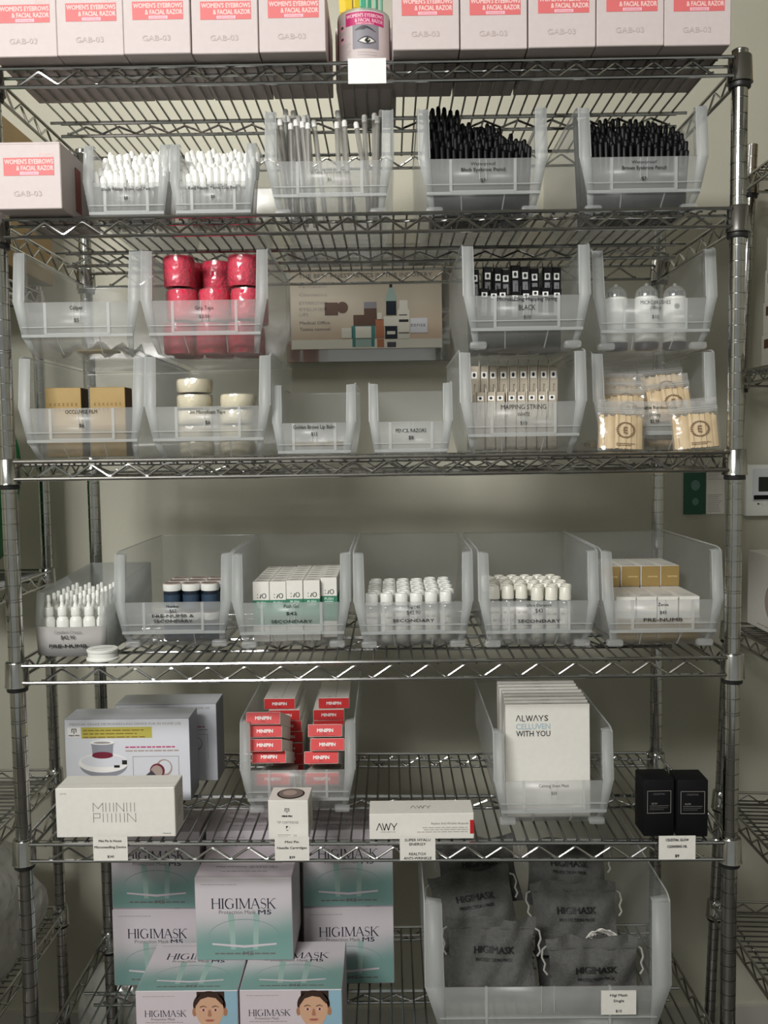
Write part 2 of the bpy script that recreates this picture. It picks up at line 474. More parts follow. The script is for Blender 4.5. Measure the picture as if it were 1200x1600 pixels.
# rack on the right runs toward the camera along the side wall; its own front faces the aisle
RL, RD = 0.92, 0.38
side_rack('chrome wire shelving unit by the side wall with a wall screen behind it', (0.783, 0.63 - RL / 2, 0.0), (-0.0355, 0, -PI / 2), (2.095, 1.657, 1.075, 0.668, 0.40), RL, RD, 2.166)
side_rack('chrome wire shelving unit in the corner with green cloth and plastic sacks', (-0.7755, 0.63 - RL / 2, 0.0), (0, 0, PI / 2), (1.86, 1.22, 0.74, 0.40), RL, RD, 1.875)

# ------------------------------------------------------------------ clear hopper bins
def make_bin(w, h, d, zpb, zpt, label, loc, texts, group, cat='bin', rot=0.0, big=False, feet=True):
    """clear hopper bin: (0,0,0) is the middle of its front at base height, it opens toward -y"""
    root = thing('hopper_bin', label, cat, loc, (0, 0, rot), group)
    rec = 0.03 if big else 0.008 if zpb < 0.015 else 0.028
    LV = [(0.0, 0.405 * w, rec), (zpb, 0.44 * w, 0.003), (zpt, 0.497 * w, 0.0), (0.965 * h, 0.497 * w, 0.012), (h, 0.497 * w, 0.034)]
    back = [d - 0.01, d - 0.006, d, d, d]
    fl = 0.018 * (w / 0.21) ** 0.5 * (1.25 if big else 1)
    mb = MB()
    for s in (-1, 1):
        for j in range(4):
            z0, a, y0 = LV[j]; z1, b, y1 = LV[j + 1]
            mb.quad((s * a, y0, z0), (s * a, back[j], z0), (s * b, back[j + 1], z1), (s * b, y1, z1), 'bin_plastic')
    for j in range(4):
        z0, a, _ = LV[j]; z1, b, _ = LV[j + 1]
        mb.quad((-a, back[j], z0), (a, back[j], z0), (b, back[j + 1], z1), (-b, back[j + 1], z1), 'bin_plastic')
    mb.build('body', root, 0.0022)
    a0, a1 = LV[0][1], LV[1][1]
    lo = MB().quad((-a0, rec, 0.001), (a0, rec, 0.001), (a1, 0.003, zpb), (-a1, 0.003, zpb), 'bin_lower')
    lo.quad((-a0, rec, 0.001), (-a0, back[0], 0.001), (a0, back[0], 0.001), (a0, rec, 0.001), 'bin_lower')
    lo.build('base', root, 0.0018)
    if zpb > 0.015:
        for sx in (-0.17, 0.17):
            MB().cyl((sx * w * 0.92, rec - 0.001, 0.002), (sx * w, 0.002, zpb), 0.0011, seg=6, mk='bin_edge').build('front_rib', root)
    ap, at_ = LV[1][1], LV[2][1]
    fp = MB().quad((-ap, 0.003, zpb), (ap, 0.003, zpb), (at_, 0, zpt), (-at_, 0, zpt), 'bin_panel')
    fp.build('front_panel', root, 0.002)
    fr = MB(); t = 0.0022; H = zpt - zpb
    def bar(x0, x1, z0, z1): fr.box(x0, x1, -0.0012, 0.0045, z0, z1, 'bin_edge')
    bar(-ap, ap, zpb - 0.001, zpb + 0.0035)
    bar(-0.25 * w, 0.25 * w, zpb + 0.0035, zpb + 0.10 * H)
    for s in (-1, 1): bar(s * 0.25 * w - 0.0022, s * 0.25 * w + 0.0022, zpb + 0.004, zpt - 0.0008)
    bar(-0.44 * w, 0.44 * w, zpb + 0.26 * H, zpb + 0.26 * H + 0.0014)
    for s in (-1, 1): bar(s * 0.026 * w - 0.0005, s * 0.026 * w + 0.0005, zpb + 0.40 * H, zpt - 0.001)
    fr.build('label_frame', root)
    for s in (-1, 1):
        f = MB(); P = [(LV[j][1], LV[j][2], LV[j][0]) for j in (1, 2, 3)]
        f.quad((s * a0, rec, 0.0), (s * (a0 - 0.008), rec + 0.001, 0.0), (s * (P[0][0] - 0.011), P[0][1] + 0.001, P[0][2]), (s * P[0][0], P[0][1], P[0][2]), 'bin_edge')
        for j in (0, 1):
            (xa, ya, za), (xb, yb, zb) = P[j], P[j + 1]
            ia, ib = (0.011, fl) if j == 0 else (fl, fl * 0.92)
            f.quad((s * xa, ya - 0.001, za), (s * (xa - ia), ya - 0.001, za), (s * (xb - ib), yb - 0.001, zb), (s * xb, yb - 0.001, zb), 'bin_panel' if 0 else 'bin_edge')
            if j: f.quad((s * (xa - ia), ya, za), (s * (xa - ia), ya + 0.012, za), (s * (xb - ib), yb + 0.012, zb), (s * (xb - ib), yb, zb), 'bin_plastic')
        xb, yb, zb = P[2]
        f.quad((s * xb, yb, zb), (s * (xb - fl * 0.92), yb, zb), (s * (xb - fl * 0.92), yb + 0.014, zb + 0.001), (s * xb, yb + 0.02, zb + 0.003), 'bin_edge')
        f.build('flange', root, 0.0014)
        rim = MB().tube([(s * at_, 0.0, zpt), (s * at_, 0.012, 0.965 * h), (s * at_, 0.020, 0.988 * h), (s * at_, 0.034, h), (s * at_, d, h)], 0.0014, 6, 'bin_edge')
        rim.tube([(s * (at_ - fl), -0.001, zpt + 0.001), (s * (at_ - fl * 0.92), 0.011, 0.965 * h)], 0.0008, 6, 'bin_edge')
        rim.build('rim', root)
        if feet:
            ft = MB(); x0 = a0 - 0.020; x1 = a0 + 0.008
            ft.rbox(min(s * x0, s * x1), max(s * x0, s * x1), rec - 0.018, rec - 0.0015, 0.0, 0.012, 0.004, 'bin_panel', seg=2)
            ft.build('foot', root)
    if texts:
        tx = MB()
        for (t_, cx, cz, hh, wd, mk, bd) in texts:
            tx.text(t_, cx, cz, hh, mk, plane((0, -0.0016, 0), (1, 0, 0), (0, 0, 1)), 0, wd, bd)
        tx.build('price_lettering', root)
    return root
Wl, Hl, Dl, PBl, PTl = 0.2055, 0.170, 0.345, 0.028, 0.083        # large bins
Ws, Hs, Ds, PBs, PTs = 0.1365, 0.120, 0.27, 0.005, 0.054        # small bins
def big_bin(label, x, y, z, texts, d=Dl, cat='bin', group='large clear hopper bins', feet=True):
    return make_bin(Wl, Hl, d, PBl, PTl, label, (x, y, z), texts, group, cat, feet=feet)
def small_bin(label, x, y, z, texts):
    return make_bin(Ws, Hs, Ds, PBs, PTs, label, (x, y, z), texts, 'small clear hopper bins', 'bin', feet=False)
def T(s, cz, h, w=None, mk='ink', bd=0.0, cx=0.0): return (s, cx, cz, h, w, mk, bd)
EPS = 0.0006
z2, z3, z4, z5, z6 = [z + EPS for z in SH[1:]]
z1 = SH[0] + EPS

# shelf under the top: five bins
xA, xB, xC, xD, xE = -0.3855, -0.2460, -0.0585, 0.1865, 0.4440
small_bin('small clear bin of white capped gel pens beside the lone razor carton', xA, 0.0, z2, [T('Black Nano Tone Gel Pen', 0.044, 0.0048, 0.078, 'ink', 0.0001), T('$8', 0.030, 0.005, None, 'ink', 0.0002)])
small_bin('small clear bin of white capped gel pens beside the bin of clear sticks', xB, 0.0, z2, [T('Red Nano Tone Gel Pen', 0.044, 0.0048, 0.078, 'ink', 0.0001), T('$8', 0.030, 0.005, None, 'ink', 0.0002)])
big_bin('clear bin of pale see-through sticks with white ends, under the razor tub', xC, 0.0, z2, [T('White Eyebrow Gel', 0.066, 0.005, 0.062, 'ink_grey'), T('$5', 0.054, 0.005)])
big_bin('clear bin of black pencils standing beside the clear stick bin', xD, 0.0, z2, [T('Waterproof', 0.075, 0.005, 0.040), T('Black Eyebrow Pencil', 0.066, 0.0055, 0.070, 'ink', 0.0001), T('$7', 0.049, 0.0055, None, 'ink', 0.0002)])
big_bin('clear bin of black pencils closest to the tall chrome end post', xE, 0.004, z2, [T('Waterproof', 0.075, 0.005, 0.040), T('Brown Eyebrow Pencil', 0.066, 0.0055, 0.070, 'ink', 0.0001), T('$7', 0.049, 0.0055, None, 'ink', 0.0002)])

# third shelf: stacked pairs
PT = 0.1705
big_bin('almost empty clear bin priced $5, stacked on the gold box bin', -0.4720, 0.0, z3 + PT, [T('Caliper', 0.074, 0.0062, 0.021, 'ink', 0.0001), T('$5', 0.054, 0.006, None, 'ink', 0.0002)], feet=False)
big_bin('clear bin heaped with hot pink wrapped grip tape rolls, priced $3.50', -0.2650, 0.0, z3 + PT, [T('Grip Tape', 0.071, 0.0062, 0.030), T('$3.50', 0.057, 0.0058, 0.0165)], feet=False)
big_bin('clear bin of slim black string boxes, lettered BLACK, stacked on the white ones', 0.2560, 0.0, z3 + PT, [T('Microblading Mapping String', 0.0775, 0.0062, 0.096, 'ink', 0.0001), T('BLACK', 0.064, 0.0085, 0.027), T('$10', 0.049, 0.006, 0.011)], feet=True)
big_bin('clear bin of white microbrush bottles with domed lids, priced $10', 0.4770, 0.05, z3 + PT, [T('MICROBRUSHES', 0.0765, 0.0065, 0.050), T('(100ct)', 0.0675, 0.0058, 0.0185), T('$10', 0.053, 0.006, 0.011)], feet=True)
big_bin('clear bin with two gold cartons, at the bottom of its stack', -0.4700, 0.0, z3, [T('OCCLUVISE FILM', 0.077, 0.006, 0.052, 'ink', 0.0001), T('$6', 0.055, 0.006, None, 'ink', 0.0002)], feet=False)
big_bin('clear bin of cream tape rolls in crinkled wrap, below the pink rolls', -0.2640, 0.0, z3, [T('3m Microfoam Tape', 0.074, 0.006, 0.058, 'ink', 0.0001), T('$6', 0.057, 0.006, None, 'ink', 0.0002)], feet=False)
small_bin('small clear bin with lip balm pots on its floor, priced $13', -0.0920, 0.012, z3, [T('Golden Brows Lip Balm', 0.0475, 0.0062, 0.068, 'ink', 0.0001), T('$13', 0.036, 0.006, 0.010, 'ink', 0.0001)])
small_bin('small clear bin, nearly empty, lettered PENCIL RAZORS', 0.0670, 0.010, z3, [T('PENCIL RAZORS', 0.0395, 0.0062, 0.050, 'ink', 0.0001), T('$8', 0.028, 0.006, None, 'ink', 0.0002)])
big_bin('clear bin of slim beige string boxes, lettered MAPPING STRING WHITE', 0.2500, 0.0, z3, [T('MAPPING STRING', 0.075, 0.0078, 0.073), T('WHITE', 0.063, 0.0066, 0.020), T('$10', 0.049, 0.006, 0.011)], feet=False)
big_bin('clear bin stuffed with bagged bamboo sticks, behind two loose bags', 0.4770, 0.05, z3, [T('Disposable Bamboo Grip', 0.073, 0.006, 0.075, 'ink', 0.0001), T('(100ct)', 0.061, 0.0058, 0.018, 'ink', 0.0001), T('$5.99', 0.050, 0.006, 0.015, 'ink', 0.0001)], feet=True)

# fourth shelf
b4 = [('clear bin of dark blue jars with white lids', -0.3520, 0.090, [T('Number', 0.076, 0.0045, 0.022, 'ink', 0.0001), T('$52', 0.068, 0.006, 0.0125), T('PRE-NUMB &', 0.059, 0.0055, 0.073, 'ink', 0.0002), T('SECONDARY', 0.050, 0.0055, 0.068, 'ink', 0.0002)]),
      ('clear bin packed with green and white gel cartons, priced $42', -0.1420, 0.072, [T('Push Gel', 0.077, 0.0062, 0.026), T('$42', 0.064, 0.0055, 0.0185, 'ink', 0.0002), T('SECONDARY', 0.050, 0.0055, 0.071, 'ink', 0.0002)]),
      ('clear bin of white capped bottles priced $42.90, next to the gel carton bin', 0.0690, 0.062, [T('Tag #45', 0.0745, 0.0048, 0.022), T('$42.90', 0.065, 0.0068, 0.0235), T('SECONDARY', 0.051, 0.0055, 0.071, 'ink', 0.0002)]),
      ('clear bin of white capped bottles priced $43, beside the gold box bin', 0.2835, 0.056, [T('Ultra Duration', 0.076, 0.0052, 0.042), T('$43', 0.0665, 0.0075, 0.0125), T('SECONDARY', 0.0485, 0.0055, 0.072, 'ink', 0.0002)]),
      ('clear bin of gold ended cartons closest to the end post', 0.4935, 0.050, [T('Zensa', 0.0755, 0.0055, 0.018, 'ink', 0.0001), T('$43', 0.062, 0.0058, 0.011, 'ink', 0.0001), T('PRE-NUMB', 0.0495, 0.0058, 0.066, 'ink', 0.0002)])]
for lb, x, y, tx in b4: big_bin(lb, x, y, z4, tx)

def frosted_bin():
    r = thing('file_bin', 'grey frosted open bin of white dropper bottles with bowed front, by the post', 'bin', (-0.5195, 0.055, z4), (0, 0, 0.0), None)
    w, h, d = 0.121, 0.122, 0.30
    mb = MB()
    for s in (-1, 1):
        x = s * w / 2; x0 = s * w * 0.47
        mb.quad((x0, 0.006, 0), (x0, d, 0), (x, d, 0.05), (x, 0.0, 0.05), 'frosted')
        mb.quad((x, 0.0, 0.05), (x, d, 0.05), (x, d, h), (x, 0.012, h * 0.88), 'frosted')
        mb.quad((x, 0.0, 0.05), (x, 0.012, h * 0.88), (x - s * 0.012, 0.012, h * 0.87), (x - s * 0.012, 0.0, 0.05), 'frosted')
    mb.quad((-w / 2, d, 0), (w / 2, d, 0), (w / 2, d, h), (-w / 2, d, h), 'frosted')
    mb.quad((-w * .47, 0, 0.002), (-w * .47, d, 0.002), (w * .47, d, 0.002), (w * .47, 0, 0.002), 'frosted')
    mb.build('body', r, 0.0024)
    f = MB(); n = 12; top = []; bot = []
    for i in range(n + 1):
        t = -1 + 2 * i / n; yb = -0.016 * (1 - t * t)
        top.append((t * w / 2, yb * 0.8, 0.050)); bot.append((t * w * 0.48, yb, 0.0))
    f.add(bot + top, [(i, i + 1, n + 2 + i, n + 1 + i) for i in range(n)], 'frosted_front', True)
    f.build('front_panel', r, 0.002)
    tx = MB(); F = plane((0, -0.0185, 0), (1, 0, 0), (0, 0, 1))
    tx.text('Comfort Cream', 0.0, 0.043, 0.0052, 'ink_grey', F, 0, 0.046).text('$42.90', 0.0, 0.034, 0.0065, 'ink', F, 0, 0.024, 0.0001)
    tx.text('PRE-NUMB', 0.0, 0.019, 0.0055, 'ink', F, 0, 0.064, 0.0003)
    tx.build('price_lettering', r)
film('frosted_front', 0.95, (0.42, 0.41, 0.40), 0.03, 0.5, 0.0, 40, 0.0)
frosted_bin()

# fifth shelf
mini_bin = big_bin('clear bin stacked with long white boxes showing red ends', -0.1395, 0.095, z5 + 0.0024, [], d=0.378, group='large clear hopper bins')
big_bin('clear bin holding a row of large white sheet mask packs', 0.3060, 0.040, z5 - 0.002, [T('Calming Sheet Mask', 0.075, 0.0055, 0.052), T('$20', 0.062, 0.0055, 0.0095)])
# bottom shelf
make_bin(0.419, 0.278, 0.41, 0.052, 0.1275, 'very wide clear bin of grey drawstring mask pouches on the bottom shelf', (0.2885, -0.002, z6), [], None, 'bin', 0.0, True, True)

# ------------------------------------------------------------------ top shelf: razor cartons and tub
def make_carton(label, loc, group='white razor cartons on the top shelf'):
    w, h, d = 0.1022, 0.1010, 0.19
    r = thing('razor_carton', label, 'carton', loc, (0, 0, 0), group)
    b = MB().rbox(-w / 2, w / 2, 0, d, 0, h, 0.0012, 'carton_white')
    b.build('box', r)
    F = plane((0, -0.0004, 0), (1, 0, 0), (0, 0, 1))
    p = MB().rect(-0.037, 0.041, 0.0505, 0.0775, 'carton_red', F)
    p.rect(-0.012, 0.017, 0.0515, 0.0562, 'pale_pink', F, 0.0001)
    p.text("WOMEN'S EYEBROWS", 0.040, 0.0715, 0.0072, 'carton_pink', F, 0.0002, 0.075, 0.00035, 'r')
    p.text('& FACIAL RAZOR', 0.040, 0.0618, 0.0072, 'carton_pink', F, 0.0002, 0.057, 0.00035, 'r')
    p.text('DISPOSABLE', 0.0025, 0.0538, 0.0026, 'carton_red', F, 0.0002, 0.024)
    p.text('72PCS', 0.041, 0.0815, 0.005, 'carton_pink', F, 0.0, 0.024, 0, 'r')
    p.text('GAB-03', -0.001, 0.0235, 0.0085, 'carton_grey_text', F, 0.0, 0.043, 0.00015)
    p.build('printed_front', r)
    F2 = plane((w / 2 + 0.0004, 0.02, 0), (0, 1, 0), (0, 0, 1))
    q = MB().rect(0.045, 0.072, 0.012, 0.082, 'carton_red_dark', F2)
    q.build('side_print', r)
    e = MB().box(-w / 2 + 0.0005, w / 2 - 0.0005, -0.0004, 0.0, h - 0.0035, h - 0.0031, 'carton_grey_text')
    e.build('lid_seam', r)
    return r
xs_l = [-0.5225, -0.4195, -0.3165, -0.2130, -0.1090]
xs_r = [0.0958, 0.1998, 0.3040, 0.4078, 0.5110]
C0 = None
for k, x in enumerate(reversed(xs_l)):
    lb = 'white razor carton on the top shelf, %s one left of the razor tub' % ordinal(k)
    loc = (x, -0.047 + 0.002 * math.sin(k * 2.1), z1)
    if C0 is None: C0 = make_carton(lb, loc)
    else: dup(C0, loc, (0, 0, 0.006 * math.sin(k * 3)), lb)
for k, x in enumerate(xs_r):
    dup(C0, (x, -0.047 + 0.002 * math.sin(k * 1.7), z1), (0, 0, 0.006 * math.sin(k * 2 + 1)), 'white razor carton on the top shelf, %s one right of the razor tub' % ordinal(k))
dup(C0, (-0.5200, -0.058, z2), (0, 0, 0), 'lone white razor carton standing beside the small pen bin', 'white razor cartons')
dup(C0, (0.0, 0.295, z1), (0, 0, PI), 'white razor carton turned away behind the razor tub on the top shelf')

def make_tub():
    R, H = 0.0425, 0.088; loc = (-0.0015, 0.047, z1)
    r = thing('razor_tub', 'round tub with a magenta banner and a printed eye, between the white cartons', 'tub', loc)
    MB().lathe([(R - 0.003, 0), (R, 0.003), (R, H), (R - 0.0016, H), (R - 0.0016, 0.004), (0, 0.004)], 40, mk='clear_tube').build('tub', r)
    def wrap(pts, mk, mb, off):                                   # a print on the curved side
        mb.add([((R + off) * math.sin(x / R), -(R + off) * math.cos(x / R), z) for x, z in pts], [list(range(len(pts)))], mk)
    def wrect(x0, x1, z0, z1, mk, mb, off, n=14, f=lambda x: 0):
        for i in range(n):
            a = x0 + (x1 - x0) * i / n; b = x0 + (x1 - x0) * (i + 1) / n
            wrap([(a, z0 + f(a)), (b, z0 + f(b)), (b, z1 + f(b)), (a, z1 + f(a))], mk, mb, off)
    lab = MB(); wrect(-0.052, 0.055, 0.003, 0.084, 'carton_white', lab, 0.0004, 30)
    wrect(-0.075, -0.053, 0.003, 0.084, 'carton_red_dark', lab, 0.0003, 8); wrect(0.056, 0.075, 0.003, 0.084, 'navy', lab, 0.0003, 8)
    wrect(-0.030, 0.036, 0.062, 0.082, 'magenta', lab, 0.0006, 20)
    for t, cz, x1, wd in (("WOMEN'S EYEBROWS", 0.0765, 0.034, 0.062), ('& FACIAL RAZOR', 0.0690, 0.034, 0.047), ('DISPOSABLE', 0.0638, 0.017, 0.028)):
        vs, fs, w0 = text_data(t); sx = wd / w0; hh = 0.006 if cz > 0.065 else 0.0026
        for bx in (-0.0003, 0.0003):
            lab.add([((R + 0.0008) * math.sin((x1 - wd / 2 + x * sx + bx) / R), -(R + 0.0008) * math.cos((x1 - wd / 2 + x * sx + bx) / R), cz + y * hh) for x, y in vs], fs, 'pale_pink')
    lab.build('label', r)
    eye = MB(); ex, ez = 0.004, 0.043
    wrect(ex - 0.0215, ex + 0.0215, ez - 0.018, ez + 0.019, 'grey_print', eye, 0.0006, 16)
    brow = []
    for i in range(13):
        t = i / 12; brow.append((ex - 0.017 + 0.034 * t, ez + 0.009 + 0.0085 * math.sin(PI * min(1, t * 0.95 + 0.1))))
    lowb = [(x, z - 0.0068 * math.sin(PI * (0.06 + 0.9 * i / 12)) * (1 if i < 6 else 0.55)) for i, (x, z) in enumerate(brow)]
    for i in range(12): wrap([lowb[i], lowb[i + 1], brow[i + 1], brow[i]], 'grey_print_dark', eye, 0.0009)
    def lens(w_, up, dn, mk, off, dx=0, dz=0):
        P = [(-w_ + 2 * w_ * i / 10, up * math.sin(PI * i / 10)) for i in range(11)]; Q = [(-w_ + 2 * w_ * i / 10, -dn * math.sin(PI * i / 10)) for i in range(11)]
        for i in range(10): wrap([(ex + dx + Q[i][0], ez + dz + Q[i][1]), (ex + dx + Q[i + 1][0], ez + dz + Q[i + 1][1]), (ex + dx + P[i + 1][0], ez + dz + P[i + 1][1]), (ex + dx + P[i][0], ez + dz + P[i][1])], mk, eye, off)
    lens(0.0155, 0.0075, 0.005, 'grey_print_dark', 0.0009, 0.0015, -0.006); lens(0.0125, 0.005, 0.0034, 'paper_white', 0.0011, 0.0015, -0.006)
    lens(0.0048, 0.0048, 0.0036, 'ink', 0.0013, 0.0025, -0.0058); lens(0.0011, 0.0011, 0.0011, 'paper_white', 0.0015, 0.004, -0.0045)
    eye.build('eye_print', r)
    sm = MB(); 
    for cz in (0.062, 0.044):
        for i in range(16):
            a = 2 * PI * i / 16; b = 2 * PI * (i + 1) / 16
            wrap([(-0.038, cz), (-0.038 + 0.0065 * math.cos(a), cz + 0.0065 * math.sin(a)), (-0.038 + 0.0065 * math.cos(b), cz + 0.0065 * math.sin(b))], 'pale_pink', sm, 0.0007)
        wrect(-0.041, -0.035, cz - 0.001, cz + 0.003, 'grey_print_dark', sm, 0.001, 3)
    for i in range(7): wrect(-0.042, -0.020 - 0.004 * (i % 3), 0.034 - i * 0.0038, 0.0352 - i * 0.0038, 'carton_grey_text', sm, 0.0007, 6)
    for i in range(2): wrect(-0.010, 0.022, 0.019 - i * 0.004, 0.0205 - i * 0.004, 'carton_grey_text', sm, 0.0007, 8)
    sm.build('small_print', r)
    return loc
tub_loc = make_tub()
def make_razor(mk):
    r = thing('eyebrow_razor', 'x', 'razor', (0, 0, 0))
    MB().rbox(-0.0048, 0.0048, -0.002, 0.002, 0.0, 0.088, 0.0015, mk, seg=2).build('handle', r)
    MB().rbox(-0.0056, 0.0056, -0.0013, 0.0013, 0.088, 0.128, 0.001, mk).box(0.0056, 0.007, -0.0003, 0.0003, 0.09, 0.126, 'steel').build('blade_cover', r)
    return r
protos = {}
for k, (dx, dy, mk, nm, lean) in enumerate([(-0.030, -0.012, 'yellow_plastic', 'yellow', -0.05), (-0.022, -0.022, 'yellow_plastic', 'yellow', -0.02), (-0.012, -0.028, 'yellow_plastic', 'yellow', 0.02), (-0.026, 0.004, 'pink_plastic', 'pink', -0.1),
                                        (-0.001, -0.029, 'mint_plastic', 'mint green', 0.0), (0.008, -0.027, 'mint_plastic', 'mint green', 0.03), (0.021, -0.022, 'mint_plastic', 'mint green', 0.03), (0.030, -0.010, 'mint_plastic', 'mint green', 0.06), (0.012, 0.0, 'pink_plastic', 'pink', 0.05)]):
    lb = '%s plastic eyebrow razor standing upright in the round tub' % nm
    loc = (tub_loc[0] + dx * 0.95, tub_loc[1] + dy * 0.95, z1 + 0.006); rt = (0, lean, 0.2 * k)
    if mk in protos: dup(protos[mk], loc, rt)
    else:
        protos[mk] = make_razor(mk); p = protos[mk]; p['label'] = lb; p['group'] = nm + ' razors in the tub'; p.location = loc; p.rotation_euler = rt

def shelf_tag(label, u0, u1, v0, v1, Y, lines, mk='card_white', th=0.0012):
    a = at(u0, v0, Y); b = at(u1, v1, Y); w_ = b.x - a.x; h_ = a.z - b.z
    r = thing('shelf_tag', label, 'price tag', ((a.x + b.x) / 2, Y, b.z), (0, 0, 0), 'price tags clipped to the shelf edges')
    MB().box(-w_ / 2, w_ / 2, 0, th, 0, h_, mk).build('card', r)
    cl = MB(); cl.box(-0.006, 0.006, th, 0.009, h_ - 0.008, h_ - 0.0065, 'bin_edge').box(-0.006, 0.006, th, 0.0022, 0.004, h_ - 0.0065, 'bin_edge'); cl.build('clip', r)
    if lines:
        tx = MB(); F = plane((0, -0.0004, 0), (1, 0, 0), (0, 0, 1))
        for q, (t, fz, hh, fw, bd) in enumerate(lines):
            if q == 2: tx.build('lettering', r); tx = MB()
            tx.text(t, 0, fz * h_, hh, 'ink', F, 0, fw * w_, bd)
        tx.build('price_lettering' if lines[-1][0][0] == '$' else 'lettering', r)
shelf_tag('blank white card hanging on the top shelf edge below the razor tub', 543.5, 603.5, 91.5, 130, -0.019, [])

# ------------------------------------------------------------------ contents of the bins
RN = random.Random(5)
def put(protos, key, make, label, cat, group, loc, rot=(0, 0, 0)):
    """first use builds the thing, later uses copy it with its parts"""
    if key not in protos:
        o = make(); o.location = loc; o.rotation_euler = rot; protos[key] = o
        return tag(o, label, cat, group)
    o = dup(protos[key], loc, rot, label, group); o['category'] = cat
    return o
PR = {}

# gel pens
def gel_pen(cap):
    b = MB().lathe([(0.003, 0), (0.0043, 0.004), (0.0043, 0.086)], 10, mk='clear_tube').build('gel_pen')
    c_ = MB().lathe([(0.0050, 0.074), (0.0056, 0.078), (0.0056, 0.104), (0.0050, 0.1095), (0.0030, 0.1130), (0, 0.1138)], 10, mk=cap)
    c_.build('cap', b)
    return b
for (bx, key, who) in ((xA, 'pen_a', 'pale gel pen with white cap in the small bin beside the lone carton'), (xB, 'pen_b', 'pale gel pen with white cap in the small bin beside the clear sticks')):
    for j in range(6):
        for i in range(10):
            x = bx - 0.0480 + 0.0103 * i + (0.003 if j % 2 else 0) + RN.uniform(-0.0008, 0.0008)
            y = 0.017 + j * 0.0185 + RN.uniform(-0.002, 0.002)
            sc = 0.64 + 0.108 * j + RN.uniform(-0.05, 0.05)
            o = put(PR, key, lambda: gel_pen('tip_white'), who, 'pen', 'pens of ' + key[-1:].replace('a', 'the small bin by the carton').replace('b', 'the small bin by the sticks'), (x, y, z2 + 0.0026), (RN.uniform(-0.02, 0.03), (i - 4.5) * 0.018, 0))
            o.scale = (1, 1, sc)
# clear sticks with white ends
def clear_stick():
    b = MB().lathe([(0.0043, 0), (0.0043, 0.168)], 10, mk='clear_tube').build('brow_stick')
    MB().lathe([(0.0045, 0.164), (0.0045, 0.1735), (0.0036, 0.1755), (0, 0.176)], 10, mk='tip_white').build('end_cap', b)
    MB().lathe([(0.0017, 0.012), (0.0017, 0.158)], 6, mk='lid_top').build('core', b)
    return b
tops = [(429, 192, .05), (437, 186, .06), (444, 181, .07), (446, 171, .10), (458, 173, .10), (454, 193, .05), (462, 187, .06), (472, 190, .06), (475, 181, .09), (481, 192, .05), (480, 180, .1), (490, 188, .07), (466, 181, .1), (450, 181, .09),
        (527, 173, .10), (526, 191, .06), (538, 188, .06), (556, 191, .06), (569, 180, .07), (585, 177, .08), (590, 182, .07), (596, 172, .10)]
for k, (u, v, Y) in enumerate(tops):
    tp = at(u, v, Y + 0.01)
    bx = max(xC - 0.07, min(xC + 0.07, tp.x + RN.uniform(-0.004, 0.02) + (0.010 if u > 500 and u < 560 else 0)))
    base = Vector((bx, Y - 0.002, z2 + 0.003)); d = tp - base
    q = Vector((0, 0, 1)).rotation_difference(d).to_euler()
    o = put(PR, 'stick', clear_stick, 'see-through brow stick with a white end, standing in its clear bin', 'brow stick', 'clear sticks in the bin under the tub', base, q)
    o.scale = (1, 1, d.length / 0.176)
# black pencils
def pencil():
    b = MB().lathe([(0.0036, 0), (0.0040, 0.001), (0.0040, 0.1700), (0.0036, 0.1735), (0.0022, 0.1756), (0, 0.1762)], 8, mk='pencil_black').build('brow_pencil')
    return b
for (bx, key, who) in ((xD, 'pd', 'black brow pencil standing in the bin beside the clear sticks'), (xE, 'pe', 'black brow pencil standing in the bin closest to the end post')):
    for j in range(8):
        for i in range(17):
            x = bx - 0.0770 + 0.0094 * i + (0.003 if j % 2 else 0) + RN.uniform(-0.001, 0.001)
            if abs(x - bx) > 0.0775: continue
            y = 0.036 + j * 0.0145 + RN.uniform(-0.003, 0.003)
            prof = (0.045 if (i < 6 and key == 'pd') else 0.02 if (6 <= i < 13 or key == 'pe') else 0.0) * (j / 7)
            L = 0.114 + j * 0.0075 + prof + RN.uniform(-0.006, 0.007) - (0.010 * i / 16)
            o = put(PR, key, pencil, who, 'pencil', 'pencils ' + ('beside the clear sticks' if key == 'pd' else 'by the end post'), (x, y, z2 + 0.003), (RN.uniform(-0.02, 0.03), (i - 8) * 0.0062, 0))
            o.scale = (1, 1, L / 0.1762)

# pink rolls
def tape_roll(mk, core, r, h, wrapmk='clear_film', hole=0.012):
    n = 28
    b = MB().lathe([(hole, 0.001), (r - 0.002, 0.0), (r, 0.003), (r + 0.0004, h * 0.5), (r, h - 0.003), (r - 0.002, h), (hole, h - 0.001)], n, mk=mk)
    b.lathe([(hole, h - 0.001), (hole, 0.001)], 16, mk=core)
    o = b.build('tape_roll')
    R_ = random.Random(3)
    ph = [R_.uniform(0, 6) for _ in range(6)]
    wob = lambda i, z: 0.03 * math.sin(5 * 2 * PI * i / n + ph[0] + z * 90) + 0.025 * math.sin(9 * 2 * PI * i / n + ph[1] - z * 160) + 0.02
    MB().lathe([(0.001, -0.0004), (r * 0.98, -0.0004), (r * 1.02, h * 0.15), (r * 1.02, h * 0.5), (r * 1.02, h * 0.85), (r * 0.98, h + 0.001), (r * 0.5, h + 0.003), (0.001, h + 0.004)], n, mk=wrapmk, wob=wob).build('wrapper', o)
    return o
zg = z3 + PT + 0.0026
gx = (-0.3185, -0.2640, -0.2105)
gz = [(0.0, 0.052, 'low'), (0.054, 0.052, 'middle'), (0.108, 0.052, 'top')]
